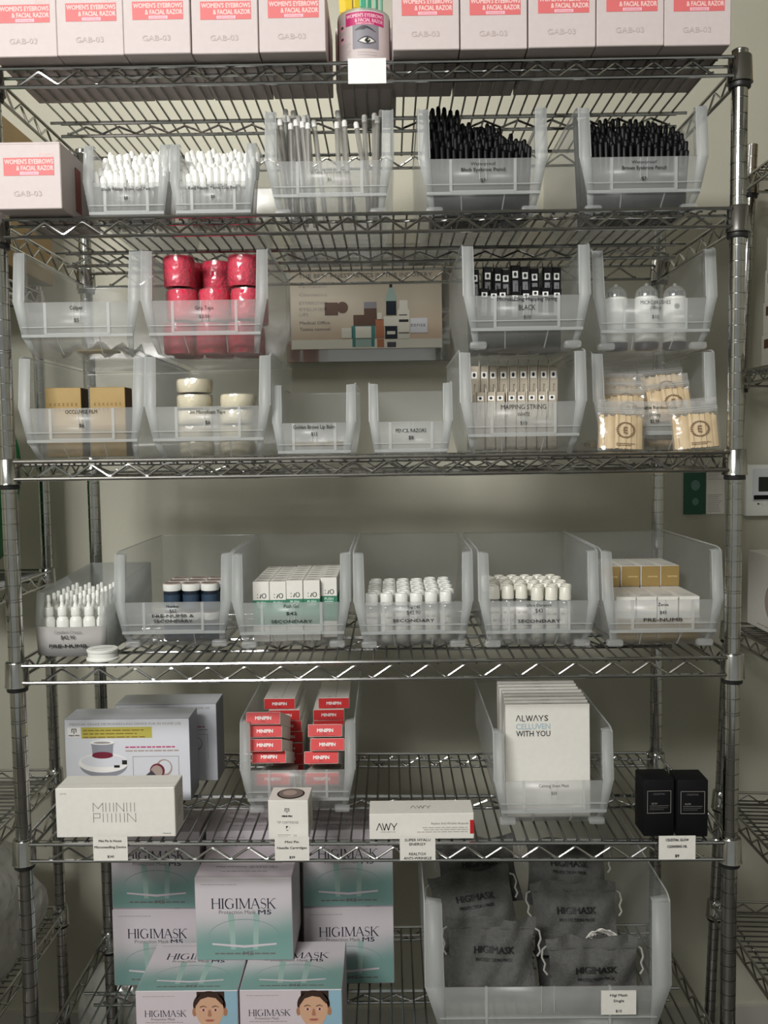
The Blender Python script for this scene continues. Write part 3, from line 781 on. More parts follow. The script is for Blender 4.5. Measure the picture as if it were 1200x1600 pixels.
for lay in range(3):
    for k in range(3):
        for row in range(2):
            x = gx[k] + (0.004 if lay == 1 else -0.003 if lay == 0 else 0) + (0.003 if row else 0)
            y = 0.066 + row * 0.058 + (0.05 if (lay == 2 and k == 1 and row == 0) else 0)
            if lay == 2 and k == 1 and row == 1: continue
            if lay == 2 and row == 1 and k == 2: continue
            lb = 'hot pink tape roll in crinkled clear wrap, in the grip tape bin, %s layer' % gz[lay][2]
            put(PR, 'pink', lambda: tape_roll('pink_wrap', 'pink_core', 0.0255, 0.0505), lb, 'tape roll', 'pink rolls of the %s layer' % gz[lay][2], (x, y, zg + 0.0005 + lay * 0.0555), (0, 0, RN.uniform(0, 6)))
# cream foam rolls
fx = (-0.3010, -0.2270)
for k, n in ((0, 5), (1, 4)):
    for j in range(n):
        lb = 'cream foam tape roll in clear wrap, %s stack in the foam tape bin' % ('taller' if k == 0 else 'shorter')
        put(PR, 'foam', lambda: tape_roll('foam_white', 'foam_white', 0.0295, 0.0225), lb, 'tape roll', 'cream rolls of the %s stack' % ('taller' if k == 0 else 'shorter'), (fx[k] + RN.uniform(-0.002, 0.002), 0.072 + RN.uniform(-0.003, 0.003), z3 + 0.003 + j * 0.0265), (0, 0, RN.uniform(0, 6)))
# flat clear sachet in the nearly empty bin
def sachet():
    mb = MB(); n = 12
    def P(i, j): 
        x = -0.07 + 0.14 * i / n; y = 0.0 + 0.10 * j / 6
        return (x, y, 0.006 + 0.007 * math.sin(i * 1.9 + j) + 0.006 * math.cos(j * 2.3 + i * 0.8))
    vs = [P(i, j) for j in range(7) for i in range(n + 1)]
    mb.add(vs, [(j * (n + 1) + i, j * (n + 1) + i + 1, (j + 1) * (n + 1) + i + 1, (j + 1) * (n + 1) + i) for j in range(6) for i in range(n)], 'bag_film', True)
    o = mb.build('plastic_bag', None, 0.0006)
    MB().rbox(-0.03, 0.035, 0.02, 0.06, 0.0015, 0.005, 0.001, 'gold_pale').build('contents', o)
    return o
o = sachet(); o.location = (-0.472, 0.060, zg + 0.008); tag(o, 'crumpled clear plastic bag lying in the almost empty bin priced $5', 'bag')
# gold cartons
def gold_carton():
    w_, h_, d_ = 0.0605, 0.1175, 0.042
    r = thing('gold_carton', 'x', 'carton')
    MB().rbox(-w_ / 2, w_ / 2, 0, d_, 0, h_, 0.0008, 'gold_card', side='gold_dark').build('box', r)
    F = plane((0, -0.0004, 0), (1, 0, 0), (0, 0, 1)); p = MB()
    for rw, cz in ((0, 0.089), (1, 0.080)):
        for i in range(7):
            cx = -0.021 + i * 0.0072
            p.rect(cx - 0.0018, cx + 0.0018, cz + 0.0016, cz + 0.0022, 'gold_print', F).rect(cx - 0.0003, cx + 0.0003, cz - 0.002, cz + 0.0022, 'gold_print', F)
            p.rect(cx - 0.0018, cx + 0.0018, cz - 0.0022, cz - 0.0015, 'gold_print', F).rect(cx - 0.0018, cx - 0.0012, cz - 0.002, cz + 0.002, 'gold_print', F)
    p.rect(-w_ / 2 + 0.001, w_ / 2 - 0.001, 0.052, 0.0525, 'gold_print', F).lines(-0.016, 0.02, 0.012, 2, 0.004, 0.001, 'gold_print', F)
    p.build('print', r)
    return r
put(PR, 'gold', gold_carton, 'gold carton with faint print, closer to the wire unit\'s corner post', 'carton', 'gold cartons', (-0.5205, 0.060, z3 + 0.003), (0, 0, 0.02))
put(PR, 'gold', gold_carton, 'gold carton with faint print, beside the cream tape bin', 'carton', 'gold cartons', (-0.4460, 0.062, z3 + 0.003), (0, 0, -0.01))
# lip balms
def lip_balm():
    r = thing('lip_balm', 'x', 'lip balm')
    MB().lathe([(0.012, 0), (0.0135, 0.002), (0.0135, 0.012), (0.012, 0.013)], 18, mk='bottle_clear').build('pot', r)
    MB().lathe([(0.0142, 0.0125), (0.0142, 0.019), (0.013, 0.0205), (0, 0.0205)], 18, mk='gold_card').build('lid', r)
    return r
for k, (dx, dy) in enumerate([(-0.032, 0.05), (0.0, 0.048), (0.031, 0.052), (0.022, 0.085), (-0.015, 0.09)]):
    put(PR, 'balm', lip_balm, 'little gold lidded lip balm pot on the floor of the $13 bin', 'lip balm', 'lip balms in the small bin', (-0.0920 + dx, 0.012 + dy, z3 + 0.003))
# pencil razors lying flat
def pencil_razor():
    b = MB().rbox(-0.045, 0.045, -0.004, 0.004, 0, 0.004, 0.001, 'cream_plastic').build('pencil_razor')
    MB().rbox(0.045, 0.072, -0.0045, 0.0045, 0.0, 0.0042, 0.001, 'bottle_clear').build('blade_cover', b)
    return b
for k in range(5):
    put(PR, 'praz', pencil_razor, 'cream pencil razor lying in the small bin next to the lip balms', 'razor', 'pencil razors in the small bin', (0.067 - 0.028 + k * 0.014, 0.11 + 0.003 * k, z3 + 0.0032), (0, 0, PI / 2 + 0.05 * (k - 2)))

# slim string boxes: black (upper bin) and beige (lower bin)
def string_box(body, flap, strip, sq):
    w_, h_, d_ = 0.0155, 0.118, 0.055
    r = thing('string_box', 'x', 'box')
    MB().rbox(-w_ / 2, w_ / 2, 0, d_, 0, h_, 0.0006, body).build('carton', r)
    F = plane((0, -0.0004, 0), (1, 0, 0), (0, 0, 1))
    p = MB().rect(-0.0048, 0.0048, h_ - 0.0175, h_ - 0.0080, sq, F).ell(0, h_ - 0.0125, 0.0026, 0.0030, 'ink', F, 0.0002, 10)
    p.rect(-0.0045, 0.0045, h_ - 0.054, h_ - 0.021, strip, F)
    G = plane((0.0, -0.0004, h_ - 0.0375), (0, 0, 1), (-1, 0, 0))
    p.text('Brow String', 0, 0, 0.0032, 'ink', G, 0.0002, 0.024)
    p.build('label', r)
    f = MB(); x = -w_ / 2
    f.add([(x, 0.002, h_ - 0.052), (x - 0.0008, -0.004, h_ - 0.05), (x - 0.0012, -0.0065, h_ + 0.004), (x - 0.0008, 0.004, h_ + 0.0085), (x, 0.012, h_ + 0.002), (x, 0.012, h_ - 0.05)], [(0, 1, 2, 3, 4, 5)], flap)
    f.build('flap', r, 0.0008)
    return r
for (bx, zb, key, args, nm) in ((0.2560, z3 + PT, 'blk', ('gloss_black', 'gloss_black', 'label_grey', 'card_white'), 'black'), (0.2500, z3, 'bei', ('string_card', 'string_flap', 'string_card', 'card_white'), 'beige')):
    for row in range(2):
        for i in range(9 if row else 8):
            x = bx - 0.0700 + i * 0.0173 + (0.004 if row == 0 else 0)
            y = 0.115 if row else 0.047 + RN.uniform(-0.002, 0.002)
            zz = zb + 0.0056
            lb = 'slim %s string box in the %s row of its bin' % (nm, 'rear' if row else 'front')
            o = put(PR, key, lambda: string_box(*args), lb, 'box', '%s string boxes of the %s row' % (nm, 'rear' if row else 'front'), (x, y, zz), (RN.uniform(-0.04, 0.01), RN.uniform(-0.03, 0.03) if key == 'blk' else RN.uniform(-0.01, 0.015), RN.uniform(-0.05, 0.05)))
            o.scale = (1, 1, (1.235 if row else 0.82) + (RN.uniform(-0.05, 0.03) if key == 'blk' else 0))

# microbrush bottles
def brush_bottle():
    r = thing('brush_bottle', 'x', 'bottle')
    MB().lathe([(0.0185, 0.012), (0.0195, 0.013), (0.0195, 0.088), (0.018, 0.090), (0, 0.090)], 26, mk='white_plastic').build('body', r)
    MB().lathe([(0.0180, 0.0), (0.0198, 0.001), (0.0198, 0.0125), (0.0185, 0.0128)], 26, mk='navy').build('base', r)
    MB().lathe([(0.0192, 0.089), (0.0192, 0.094), (0.0165, 0.102), (0.009, 0.108), (0.003, 0.1095), (0.003, 0.113), (0, 0.1135)], 26, mk='bottle_clear').build('dome_lid', r)
    t = MB(); R2 = random.Random(2)
    for k in range(16):
        a = R2.uniform(0, 6.28); q = 0.012 * math.sqrt(R2.random())
        t.cyl((q * math.cos(a), q * math.sin(a), 0.089), (q * 1.1 * math.cos(a), q * 1.1 * math.sin(a), 0.100), 0.0009, seg=5, mk='navy')
    t.build('brush_bundle', r)
    l = MB(); Rr = 0.0197
    def wr(x0, x1, za, zb, mk, off=0.0):
        for i in range(6):
            a = x0 + (x1 - x0) * i / 6; b = x0 + (x1 - x0) * (i + 1) / 6
            l.quad(*[((Rr + off) * math.sin(x / Rr), -(Rr + off) * math.cos(x / Rr), z) for x, z in ((a, za), (b, za), (b, zb), (a, zb))], mk)
    for i in range(14):
        a = 2 * PI * i / 14; b = 2 * PI * (i + 1) / 14
        l.add([((Rr + 0.0002) * math.sin(x / Rr), -(Rr + 0.0002) * math.cos(x / Rr), z) for x, z in ((0.003, 0.072), (0.003 + 0.0045 * math.cos(a), 0.072 + 0.0045 * math.sin(a)), (0.003 + 0.0045 * math.cos(b), 0.072 + 0.0045 * math.sin(b)))], [(0, 1, 2)], 'label_grey')
    vs, fs, w0 = text_data('Applicators'); sx = 0.036 / w0
    l.add([((Rr + 0.0003) * math.sin((x * sx) / Rr), -(Rr + 0.0003) * math.cos((x * sx) / Rr), 0.033 + y * 0.0055) for x, y in vs], fs, 'label_grey')
    l.build('label', r)
    return r
for k, (x, y, rz, ds) in enumerate([(0.4250, 0.105, 0.5, 'beside the black string bin'), (0.4760, 0.100, 0.2, 'between two others'), (0.5260, 0.105, -0.25, 'nearest the end post')]):
    put(PR, 'brush', brush_bottle, 'white microbrush bottle with dome lid, %s' % ds, 'bottle', 'microbrush bottles', (x, y, z3 + PT + 0.003), (0, 0, rz))

# bags of bamboo sticks
def stick_bag(w_, h_, seed, zipm=0.024):
    """clear zip bag with a slab of fine sticks; the origin is the bottom middle, the face looks to -y"""
    R_ = random.Random(seed); r = thing('stick_bag', 'x', 'bag')
    n = 34; th = 0.011; vs = []; fs = []
    for i in range(n + 1):
        x = -w_ * 0.46 + w_ * 0.92 * i / n
        for q, dz in ((0, 0), (0, 1)):
            pass
        yf = -th / 2 + R_.uniform(-0.0012, 0.0012) + 0.004 * (2 * i / n - 1) ** 2
        zt = h_ * 0.93 + R_.uniform(-0.003, 0.003); zb_ = 0.002 + R_.uniform(0, 0.002)
        vs += [(x, yf, zb_), (x, yf, zt), (x, th / 2, zt), (x, th / 2, zb_)]
    for i in range(n):
        a = 4 * i; b = a + 4
        fs += [(a, b, b + 1, a + 1), (a + 1, b + 1, b + 2, a + 2), (a + 2, b + 2, b + 3, a + 3), (a + 3, b + 3, b, a)]
    fs += [(0, 1, 2, 3), (4 * n + 3, 4 * n + 2, 4 * n + 1, 4 * n)]
    MB().add(vs, fs, 'bamboo').build('stick_bundle', r)
    F = plane((0.006, -th / 2 - 0.0016, h_ * 0.55), (1, 0, 0), (0, 0, 1)); p = MB(); rr = w_ * 0.17
    for i in range(22):
        a = 2 * PI * i / 22
        p.ell(rr * 1.05 * math.cos(a), rr * 0.92 * math.sin(a), rr * 0.17, rr * 0.10, 'bamboo_print', F, 0.0, 8)
    p.text('E', 0, 0, rr * 0.85, 'bamboo_print', F, 0, None, rr * 0.03).rect(-rr * 0.35, rr * 0.2, -rr * 0.05, rr * 0.02, 'bamboo_print', F)
    p.lines(-rr * 1.2, rr * 1.3, -rr * 1.75, 2, 0.0028, 0.0012, 'bamboo_print', F)
    p.build('stamp', r)
    f = MB(); m_ = 12
    for sgn in (-1, 1):
        g = []
        for j in range(8):
            for i in range(m_ + 1):
                x = -w_ / 2 + w_ * i / m_; z = h_ * 1.0 * j / 7
                e = max(abs(2 * i / m_ - 1) ** 6, 0 if j < 7 else 0.6)
                y = sgn * (th / 2 + 0.0028) * (1 - e) + R_.uniform(-0.0008, 0.0008)
                g.append((x, y, z))
        f.add(g, [(j * (m_ + 1) + i, j * (m_ + 1) + i + 1, (j + 1) * (m_ + 1) + i + 1, (j + 1) * (m_ + 1) + i) for j in range(7) for i in range(m_)], 'clear_film', True)
    f.build('clear_bag', r)
    z_ = MB().rbox(-w_ / 2, w_ / 2, -0.0012, 0.0012, h_, h_ + zipm, 0.0006, 'bag_film')
    for q in (0.2, 0.34): z_.cyl((-w_ / 2, -0.0014, h_ + zipm * q), (w_ / 2, -0.0014, h_ + zipm * q), 0.0009, seg=6, mk='bin_edge')
    z_.build('zip_strip', r)
    return r
b1 = stick_bag(0.078, 0.062, 1); b1.location = (0.4130, 0.020, z3 + 0.001); b1.rotation_euler = (-0.16, 0.05, 0.06); tag(b1, 'clear zip bag of bamboo sticks leaning on the shelf edge beside the beige string bin', 'bag', 'loose bamboo bags')
b2 = dup(b1, (0.5390, 0.020, z3 + 0.001), (-0.14, -0.07, -0.06), 'clear zip bag of bamboo sticks leaning on the shelf edge beside the end post', 'loose bamboo bags')
zz = z3 + 0.034
bags = [(0.4370, 0.150, 0.050, 0.0, 0.02, 'rearmost beside the beige boxes'), (0.4360, 0.125, 0.040, -0.03, 0.03, 'third from front beside the beige boxes'), (0.4370, 0.102, 0.022, 0.02, -0.02, 'second from front beside the beige boxes'), (0.4360, 0.080, 0.004, 0.0, 0.02, 'frontmost beside the beige boxes'),
        (0.4780, 0.226, 0.040, 0.22, 0.2, 'jumbled upper one in the middle'), (0.4780, 0.200, 0.018, -0.15, 0.15, 'jumbled lower one in the middle'),
        (0.5180, 0.125, 0.045, -0.08, -0.04, 'rear one beside the end post'), (0.5180, 0.085, 0.016, -0.10, -0.05, 'front stamped one beside the end post')]
for k, (x, y, dz, ry, rz, ds) in enumerate(bags):
    dup(b1, (x, y, zz + dz * 0.92), (-0.30, ry, rz), 'bag of bamboo sticks inside the $5.99 bin, ' + ds, 'bamboo bags in the bin')

for k, (x, y) in enumerate([(0.4365, 0.090), (0.5175, 0.094), (0.4365, 0.188), (0.5175, 0.190)]):
    dup(b1, (x, y, z3 + 0.0125), (-1.53, 0, 0.01 * (k - 1)), 'bamboo stick bag flat on the $5.99 bin floor, ' + ('front, beside the beige boxes', 'front, beside the end post', 'rear, beside the beige boxes', 'rear, beside the end post')[k], 'bamboo bags in the bin')

# dropper bottles
def dropper():
    r = thing('dropper_bottle', 'x', 'bottle')
    MB().lathe([(0.0098, 0), (0.0105, 0.001), (0.0105, 0.052), (0.0085, 0.0575), (0.0064, 0.059), (0.0064, 0.061)], 18, mk='white_plastic').build('bottle', r)
    MB().lathe([(0.0078, 0.061), (0.0080, 0.062), (0.0078, 0.074), (0.0068, 0.0755), (0.0040, 0.0765)], 18, mk='white_plastic').build('collar', r)
    MB().lathe([(0.0042, 0.0763), (0.0028, 0.083), (0.0026, 0.086), (0.0036, 0.0862), (0.0033, 0.0955), (0.0025, 0.0968), (0, 0.097)], 14, mk='tip_white').build('nozzle', r)
    return r
for j in range(7):
    for i in range(5):
        x = -0.5655 + i * 0.0233 + (0.0 if j % 2 == 0 else 0.001); y = 0.078 + j * 0.0245
        put(PR, 'drop', dropper, 'white dropper bottle standing in the grey frosted bin', 'bottle', 'dropper bottles in the frosted bin', (x, y, z4 + 0.0035))
# jars
def jar():
    r = thing('cream_jar', 'x', 'jar')
    MB().lathe([(0.0140, 0), (0.0155, 0.0015), (0.0155, 0.030), (0.0145, 0.033)], 24, mk='jar_blue').build('glass', r)
    MB().lathe([(0.0157, 0.006), (0.0157, 0.027)], 24, mk='jar_label').build('label', r)
    MB().lathe([(0.0162, 0.033), (0.0166, 0.034), (0.0166, 0.0435, 'rose_grey'), (0.0158, 0.0445, 'rose_grey'), (0.0135, 0.0445, 'lid_top'), (0.0130, 0.0438, 'lid_top'), (0, 0.0438)], 24, mk='white_plastic').build('lid', r)
    return r
for lay in range(2):
    for j in range(3):
        for i in range(3):
            x = -0.3675 + i * 0.0345 + (0.002 if j % 2 else 0); y = 0.165 + j * 0.036
            put(PR, 'jar', jar, 'dark blue jar with white lid in the jar bin, %s layer' % ('upper' if lay else 'lower'), 'jar', 'jars of the %s layer' % ('upper' if lay else 'lower'), (x, y - 0.012, z4 + 0.0035 + lay * 0.0528), (0, 0, RN.uniform(0, 6))).scale = (1, 1, 1.16)
# gel cartons
def gel_carton():
    w_, d_, h_ = 0.0292, 0.0292, 0.1085
    r = thing('gel_carton', 'x', 'carton')
    MB().rbox(-w_ / 2, w_ / 2, 0, d_, 0, h_, 0.0006, 'box_white').build('box', r)
    F = plane((0, -0.0003, 0), (1, 0, 0), (0, 0, 1)); t_ = 0.0003
    b = MB(); z0, z1_ = 0.030, 0.0755
    b.box(-w_ / 2 - t_, w_ / 2 + t_, -t_, d_ + t_, z0, z1_, 'green_band'); b.build('band', r)
    p = MB(); 
    p.text('PUSH', 0, 0.0705, 0.0048, 'green_pale', F, 0.0002, 0.0155, 0.0003).rect(-0.008, 0.008, 0.0648, 0.0664, 'green_pale', F, 0.0002).rect(-0.008, 0.008, 0.0618, 0.0626, 'green_pale', F, 0.0002)
    for i in range(24):
        a = 2 * PI * i / 24; a2 = 2 * PI * (i + 1) / 24; cx, cz = 0.0055, 0.0830
        p.flat([(cx + 0.0026 * math.cos(a), cz + 0.0034 * math.sin(a)), (cx + 0.0040 * math.cos(a), cz + 0.0046 * math.sin(a)), (cx + 0.0040 * math.cos(a2), cz + 0.0046 * math.sin(a2)), (cx + 0.0026 * math.cos(a2), cz + 0.0034 * math.sin(a2))], 'ink', F)
    p.flat([(-0.0028, 0.0788), (-0.0008, 0.0788), (0.0012, 0.086), (-0.0002, 0.086)], 'ink', F)
    for cz in (0.080, 0.0855): p.ell(-0.0062, cz, 0.0010, 0.0010, 'ink_grey', F)
    G = plane((0, 0, h_ + 0.0003), (1, 0, 0), (0, 1, 0)); p.lines(-0.009, 0.009, d_ * 0.62, 2, 0.006, 0.002, 'ink_light', G)
    p.build('print', r)
    return r
for j in range(7):
    for i in range(5):
        x = -0.2020 + i * 0.0302 + RN.uniform(-0.0003, 0.0003); y = 0.135 + j * 0.0304 + (0.014 if (i == 4 and j == 0) else 0) - 0.012
        if i == 4 and j == 6: continue
        if i == 4 and j > 0: y += 0.014
        put(PR, 'gel', gel_carton, 'white and green gel carton standing in the $42 bin', 'carton', 'gel cartons in the $42 bin', (x, y, z4 + 0.0035 + (0.004 if i == 4 else 0.0 if i < 2 else 0.0015)))
# capped bottles
def cap_bottle(h_, r_, cream):
    r = thing('capped_bottle', 'x', 'bottle')
    MB().lathe([(r_ - 0.001, 0), (r_, 0.001), (r_, h_ * 0.70), (r_ * 0.9, h_ * 0.745), (r_ * 0.72, h_ * 0.765), (r_ * 0.72, h_ * 0.78)], 18, mk='bottle_clear').build('bottle', r)
    MB().lathe([(r_ * 0.86, 0.003), (r_ * 0.86, h_ * 0.55), (0, h_ * 0.55)], 14, mk='cream_plastic').build('liquid', r)
    MB().lathe([(r_ * 0.99, h_ * 0.765), (r_ * 0.99, h_ * 0.77), (r_ * 0.88, h_ * 0.985), (r_ * 0.78, h_), (r_ * 0.60, h_), (r_ * 0.55, h_ - 0.0012), (0, h_ - 0.0012)] if cream else
               [(r_ * 0.96, h_ * 0.765), (r_ * 0.98, h_ * 0.77), (r_ * 0.96, h_ * 0.985), (r_ * 0.88, h_), (r_ * 0.66, h_), (r_ * 0.62, h_ - 0.0012), (0, h_ - 0.0012)], 18, mk='cream_plastic' if cream else 'white_plastic').build('cap', r)
    l = MB(); Rr = r_ + 0.0003
    for i in range(8):
        a = -1.1 + 2.2 * i / 8; b = -1.1 + 2.2 * (i + 1) / 8
        l.quad(*[(Rr * math.sin(t), -Rr * math.cos(t), z) for t, z in ((a, h_ * 0.22), (b, h_ * 0.22), (b, h_ * 0.62), (a, h_ * 0.62))], 'paper_white')
        if i in (1, 2, 4, 5, 6): l.quad(*[((Rr + 0.0002) * math.sin(t), -(Rr + 0.0002) * math.cos(t), z) for t, z in ((a, h_ * 0.50), (b, h_ * 0.50), (b, h_ * 0.54), (a, h_ * 0.54))], 'ink_light')
        if i in (1, 3, 4, 6): l.quad(*[((Rr + 0.0002) * math.sin(t), -(Rr + 0.0002) * math.cos(t), z) for t, z in ((a, h_ * 0.36), (b, h_ * 0.36), (b, h_ * 0.40), (a, h_ * 0.40))], 'ink_light')
    l.build('label', r)
    return r
for j in range(8):
    for i in range(6):
        x = 0.0005 + i * 0.0262 + (0.0015 if j % 2 else -0.001) - (0.0 if j else 0.003); y = 0.106 + j * 0.0246
        put(PR, 'tagb', lambda: cap_bottle(0.0885, 0.0114, False), 'white capped bottle standing in the $42.90 bin', 'bottle', 'white capped bottles in the $42.90 bin', (x, y, z4 + 0.0035 + (0.002 if i > 3 else 0)))
for j in range(7):
    for i in range(6):
        x = 0.2135 + i * 0.0246 + (0.006 if j % 2 else 0); y = 0.098 + j * 0.0250 + (0.020 if (j == 0 and i < 3) else 0)
        if j == 1 and i < 3: continue
        put(PR, 'ultb', lambda: cap_bottle(0.0975, 0.0112, True), 'cream capped bottle standing in the $43 bin', 'bottle', 'cream capped bottles in the $43 bin', (x, y, z4 + 0.0035))
# gold ended cartons
def ended_carton(ek='gold_card'):
    w_, h_, d_ = 0.0345, 0.0385, 0.112
    r = thing('gold_ended_carton', 'x', 'carton')
    MB().rbox(-w_ / 2, w_ / 2, 0, d_, 0, h_, 0.0006, 'box_white').build('box', r)
    MB().box(-w_ / 2 + 0.0004, w_ / 2 - 0.0004, -0.0004, 0.0001, 0.0004, h_ - 0.0004, ek).text('zensa', 0.004, h_ * 0.5, 0.0045, 'gold_pale', plane((0, -0.0006, 0), (1, 0, 0), (0, 0, 1)), 0, 0.018).build('end_panel', r)
    G = plane((0, 0, h_ + 0.0003), (1, 0, 0), (0, 1, 0)); p = MB().text('zensa', 0.002, 0.018, 0.006, 'ink_grey', G, 0, 0.018).rect(-0.013, 0.013, 0.028, 0.029, 'ink_light', G); p.build('top_print', r)
    return r
for blk_, (y0, layers) in enumerate(((0.092, 2), (0.206, 3))):
    for lay in range(layers):
        for i in range(4):
            x = 0.4420 + i * 0.0368 + RN.uniform(-0.0006, 0.0006) + (0.0 if blk_ == 0 else 0.0)
            ds = 'front stack' if blk_ == 0 else 'taller rear stack'
            wh = blk_ == 0 and lay == 1
            if wh: ds = 'upper front row'
            put(PR, 'zenw' if wh else 'zen', (lambda: ended_carton('paper_white')) if wh else ended_carton, ('white carton' if wh else 'gold ended carton') + ' lying in the %s of the bin by the end post' % ds, 'carton', 'cartons of the ' + ds, (x, y0 + RN.uniform(-0.001, 0.001), z4 + 0.0035 + lay * 0.0395), (0, 0, RN.uniform(-0.01, 0.01)))
# round lid-like roll on the shelf edge
r = thing('ribbon_roll', 'white round roll with a dark slit lying on the shelf edge before the dropper bin', 'tape roll', (-0.4545, 0.016, z4))
MB().lathe([(0.0255, 0), (0.0265, 0.001), (0.0265, 0.0035), (0.0240, 0.0045), (0.0240, 0.0135), (0.0255, 0.0145), (0.0258, 0.0180), (0.0248, 0.0190), (0, 0.0190)], 36, mk='white_plastic').build('spool', r)
MB().box(-0.017, 0.017, -0.0014, 0.0014, 0.0189, 0.0193, 'ink_light', Matrix.Rotation(0.5, 4, 'Z')).build('slit', r)

# ------------------------------------------------------------------ fifth shelf: boxes and cards
def P2(u0, u1, v0, v1, Y):             # centre x, width and height of a face seen at depth Y
    a = at(u0, v0, Y); b = at(u1, v1, Y); return (a.x + b.x) / 2, b.x - a.x, a.z - b.z
def tilt5(x): return -0.0081 * x       # the fifth shelf hangs a little askew
def logo_m(mb, cx, cz, h, mk, F, off):
    t = h * 0.16
    for dx in (-0.42, 0.42): mb.rect(cx + dx * h - t / 2, cx + dx * h + t / 2, cz - h * 0.25, cz + h * 0.5, mk, F, off)
    mb.rect(cx - h * 0.48, cx + h * 0.48, cz + h * 0.38, cz + h * 0.52, mk, F, off).rect(cx - t / 2, cx + t / 2, cz - h * 0.5, cz + h * 0.28, mk, F, off)
def device_box(label, x, y, w_, h_, d_):
    r = thing('device_box', label, 'box', (x, y, z5 + tilt5(x) + 0.0008), (0, 0, 0), 'boxed skin devices')
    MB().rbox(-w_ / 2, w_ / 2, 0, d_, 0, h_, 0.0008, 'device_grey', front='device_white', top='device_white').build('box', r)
    F = plane((-w_ / 2, -0.0004, 0), (1, 0, 0), (0, 0, 1)); k = w_ / 200.0; Z = lambda v: h_ - (v - 1128) * k; X = lambda u: (u - 100) * k
    p = MB().text('MEDICAL GRADE MICRONEEDLING DEVICE FOR IN HOME USE', X(198), Z(1136), 0.0048, 'ink_light', F, 0, 178 * k)
    p.rect(X(127), X(240), Z(1159), Z(1141), 'yellow_band', F).lines(X(130), X(236), Z(1147), 3, 5.5 * k, 1.6 * k, 'gold_print', F, 0.0002, 0.35, 4)
    p.rect(X(105), X(126), Z(1157), Z(1141), 'card_white', F, 0.0001); logo_m(p, X(115.5), Z(1147), 8 * k, 'ink', F, 0.0003); p.text('MINI PIN', X(115.5), Z(1154), 0.0028, 'ink', F, 0.0003, 17 * k, 0.0002)
    p.build('printed_front', r)
    q = MB()                                                        # picture of the device
    q.ell(X(161), Z(1203), 38 * k, 20 * k, 'device_grey', F, 0.0002, 30).ell(X(161), Z(1199), 40 * k, 16 * k, 'card_white', F, 0.0003, 30).ell(X(161), Z(1196), 36 * k, 10 * k, 'device_white', F, 0.0004, 30)
    q.ell(X(160), Z(1187), 17 * k, 5 * k, 'wine', F, 0.0005, 24).flat([(X(144), Z(1186)), (X(176), Z(1186)), (X(177), Z(1170)), (X(180), Z(1165)), (X(140), Z(1165)), (X(143), Z(1170))], 'device_grey', F, 0.0006)
    q.ell(X(160), Z(1185), 16 * k, 4 * k, 'wine', F, 0.0007, 24).ell(X(160), Z(1166), 20 * k, 3.4 * k, 'card_white', F, 0.0008, 24).ell(X(160), Z(1166), 14 * k, 2 * k, 'ink_light', F, 0.0009, 20)
    q.rect(X(178), X(187), Z(1207), Z(1203), 'ink', F, 0.0007).rect(X(191), X(199), Z(1202), Z(1195), 'ink', F, 0.0007)
    q.build('picture', r)
    s_ = MB().lines(X(197), X(283), Z(1175), 1, 5 * k, 2 * k, 'magenta', F, 0.0001, 0.2, 7).lines(X(197), X(283), Z(1181), 1, 5 * k, 2 * k, 'rose_grey', F, 0.0001, 0.05, 8)
    for a_, b_, c_, d2 in ((208, 282, 1189, 1189.8), (208, 208.8, 1189, 1240), (281.2, 282, 1189, 1240)): s_.rect(X(a_), X(b_), Z(d2), Z(c_), 'ink_light', F, 0.0001)
    s_.ell(X(258), Z(1208), 13 * k, 14 * k, 'rose_grey', F, 0.0002, 24).ell(X(259), Z(1207), 10 * k, 11 * k, 'device_white', F, 0.0003, 24).ell(X(247), Z(1213), 12 * k, 12 * k, 'wine', F, 0.0004, 24).ell(X(246), Z(1214), 9.5 * k, 10 * k, 'rose_grey', F, 0.0005, 24)
    s_.flat([(X(226), Z(1222)), (X(238), Z(1212)), (X(250), Z(1226)), (X(240), Z(1236))], 'grey_print_dark', F, 0.0006)
    s_.build('inset_picture', r)
    return r
x_, w_, h_ = P2(180, 341, 1107, 1225, 0.268)
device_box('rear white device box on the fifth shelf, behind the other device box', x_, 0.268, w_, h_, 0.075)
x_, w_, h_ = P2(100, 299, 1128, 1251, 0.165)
device_box('white device box with a printed round device, behind the long white box', x_, 0.165, w_, h_ + 0.004, 0.07)

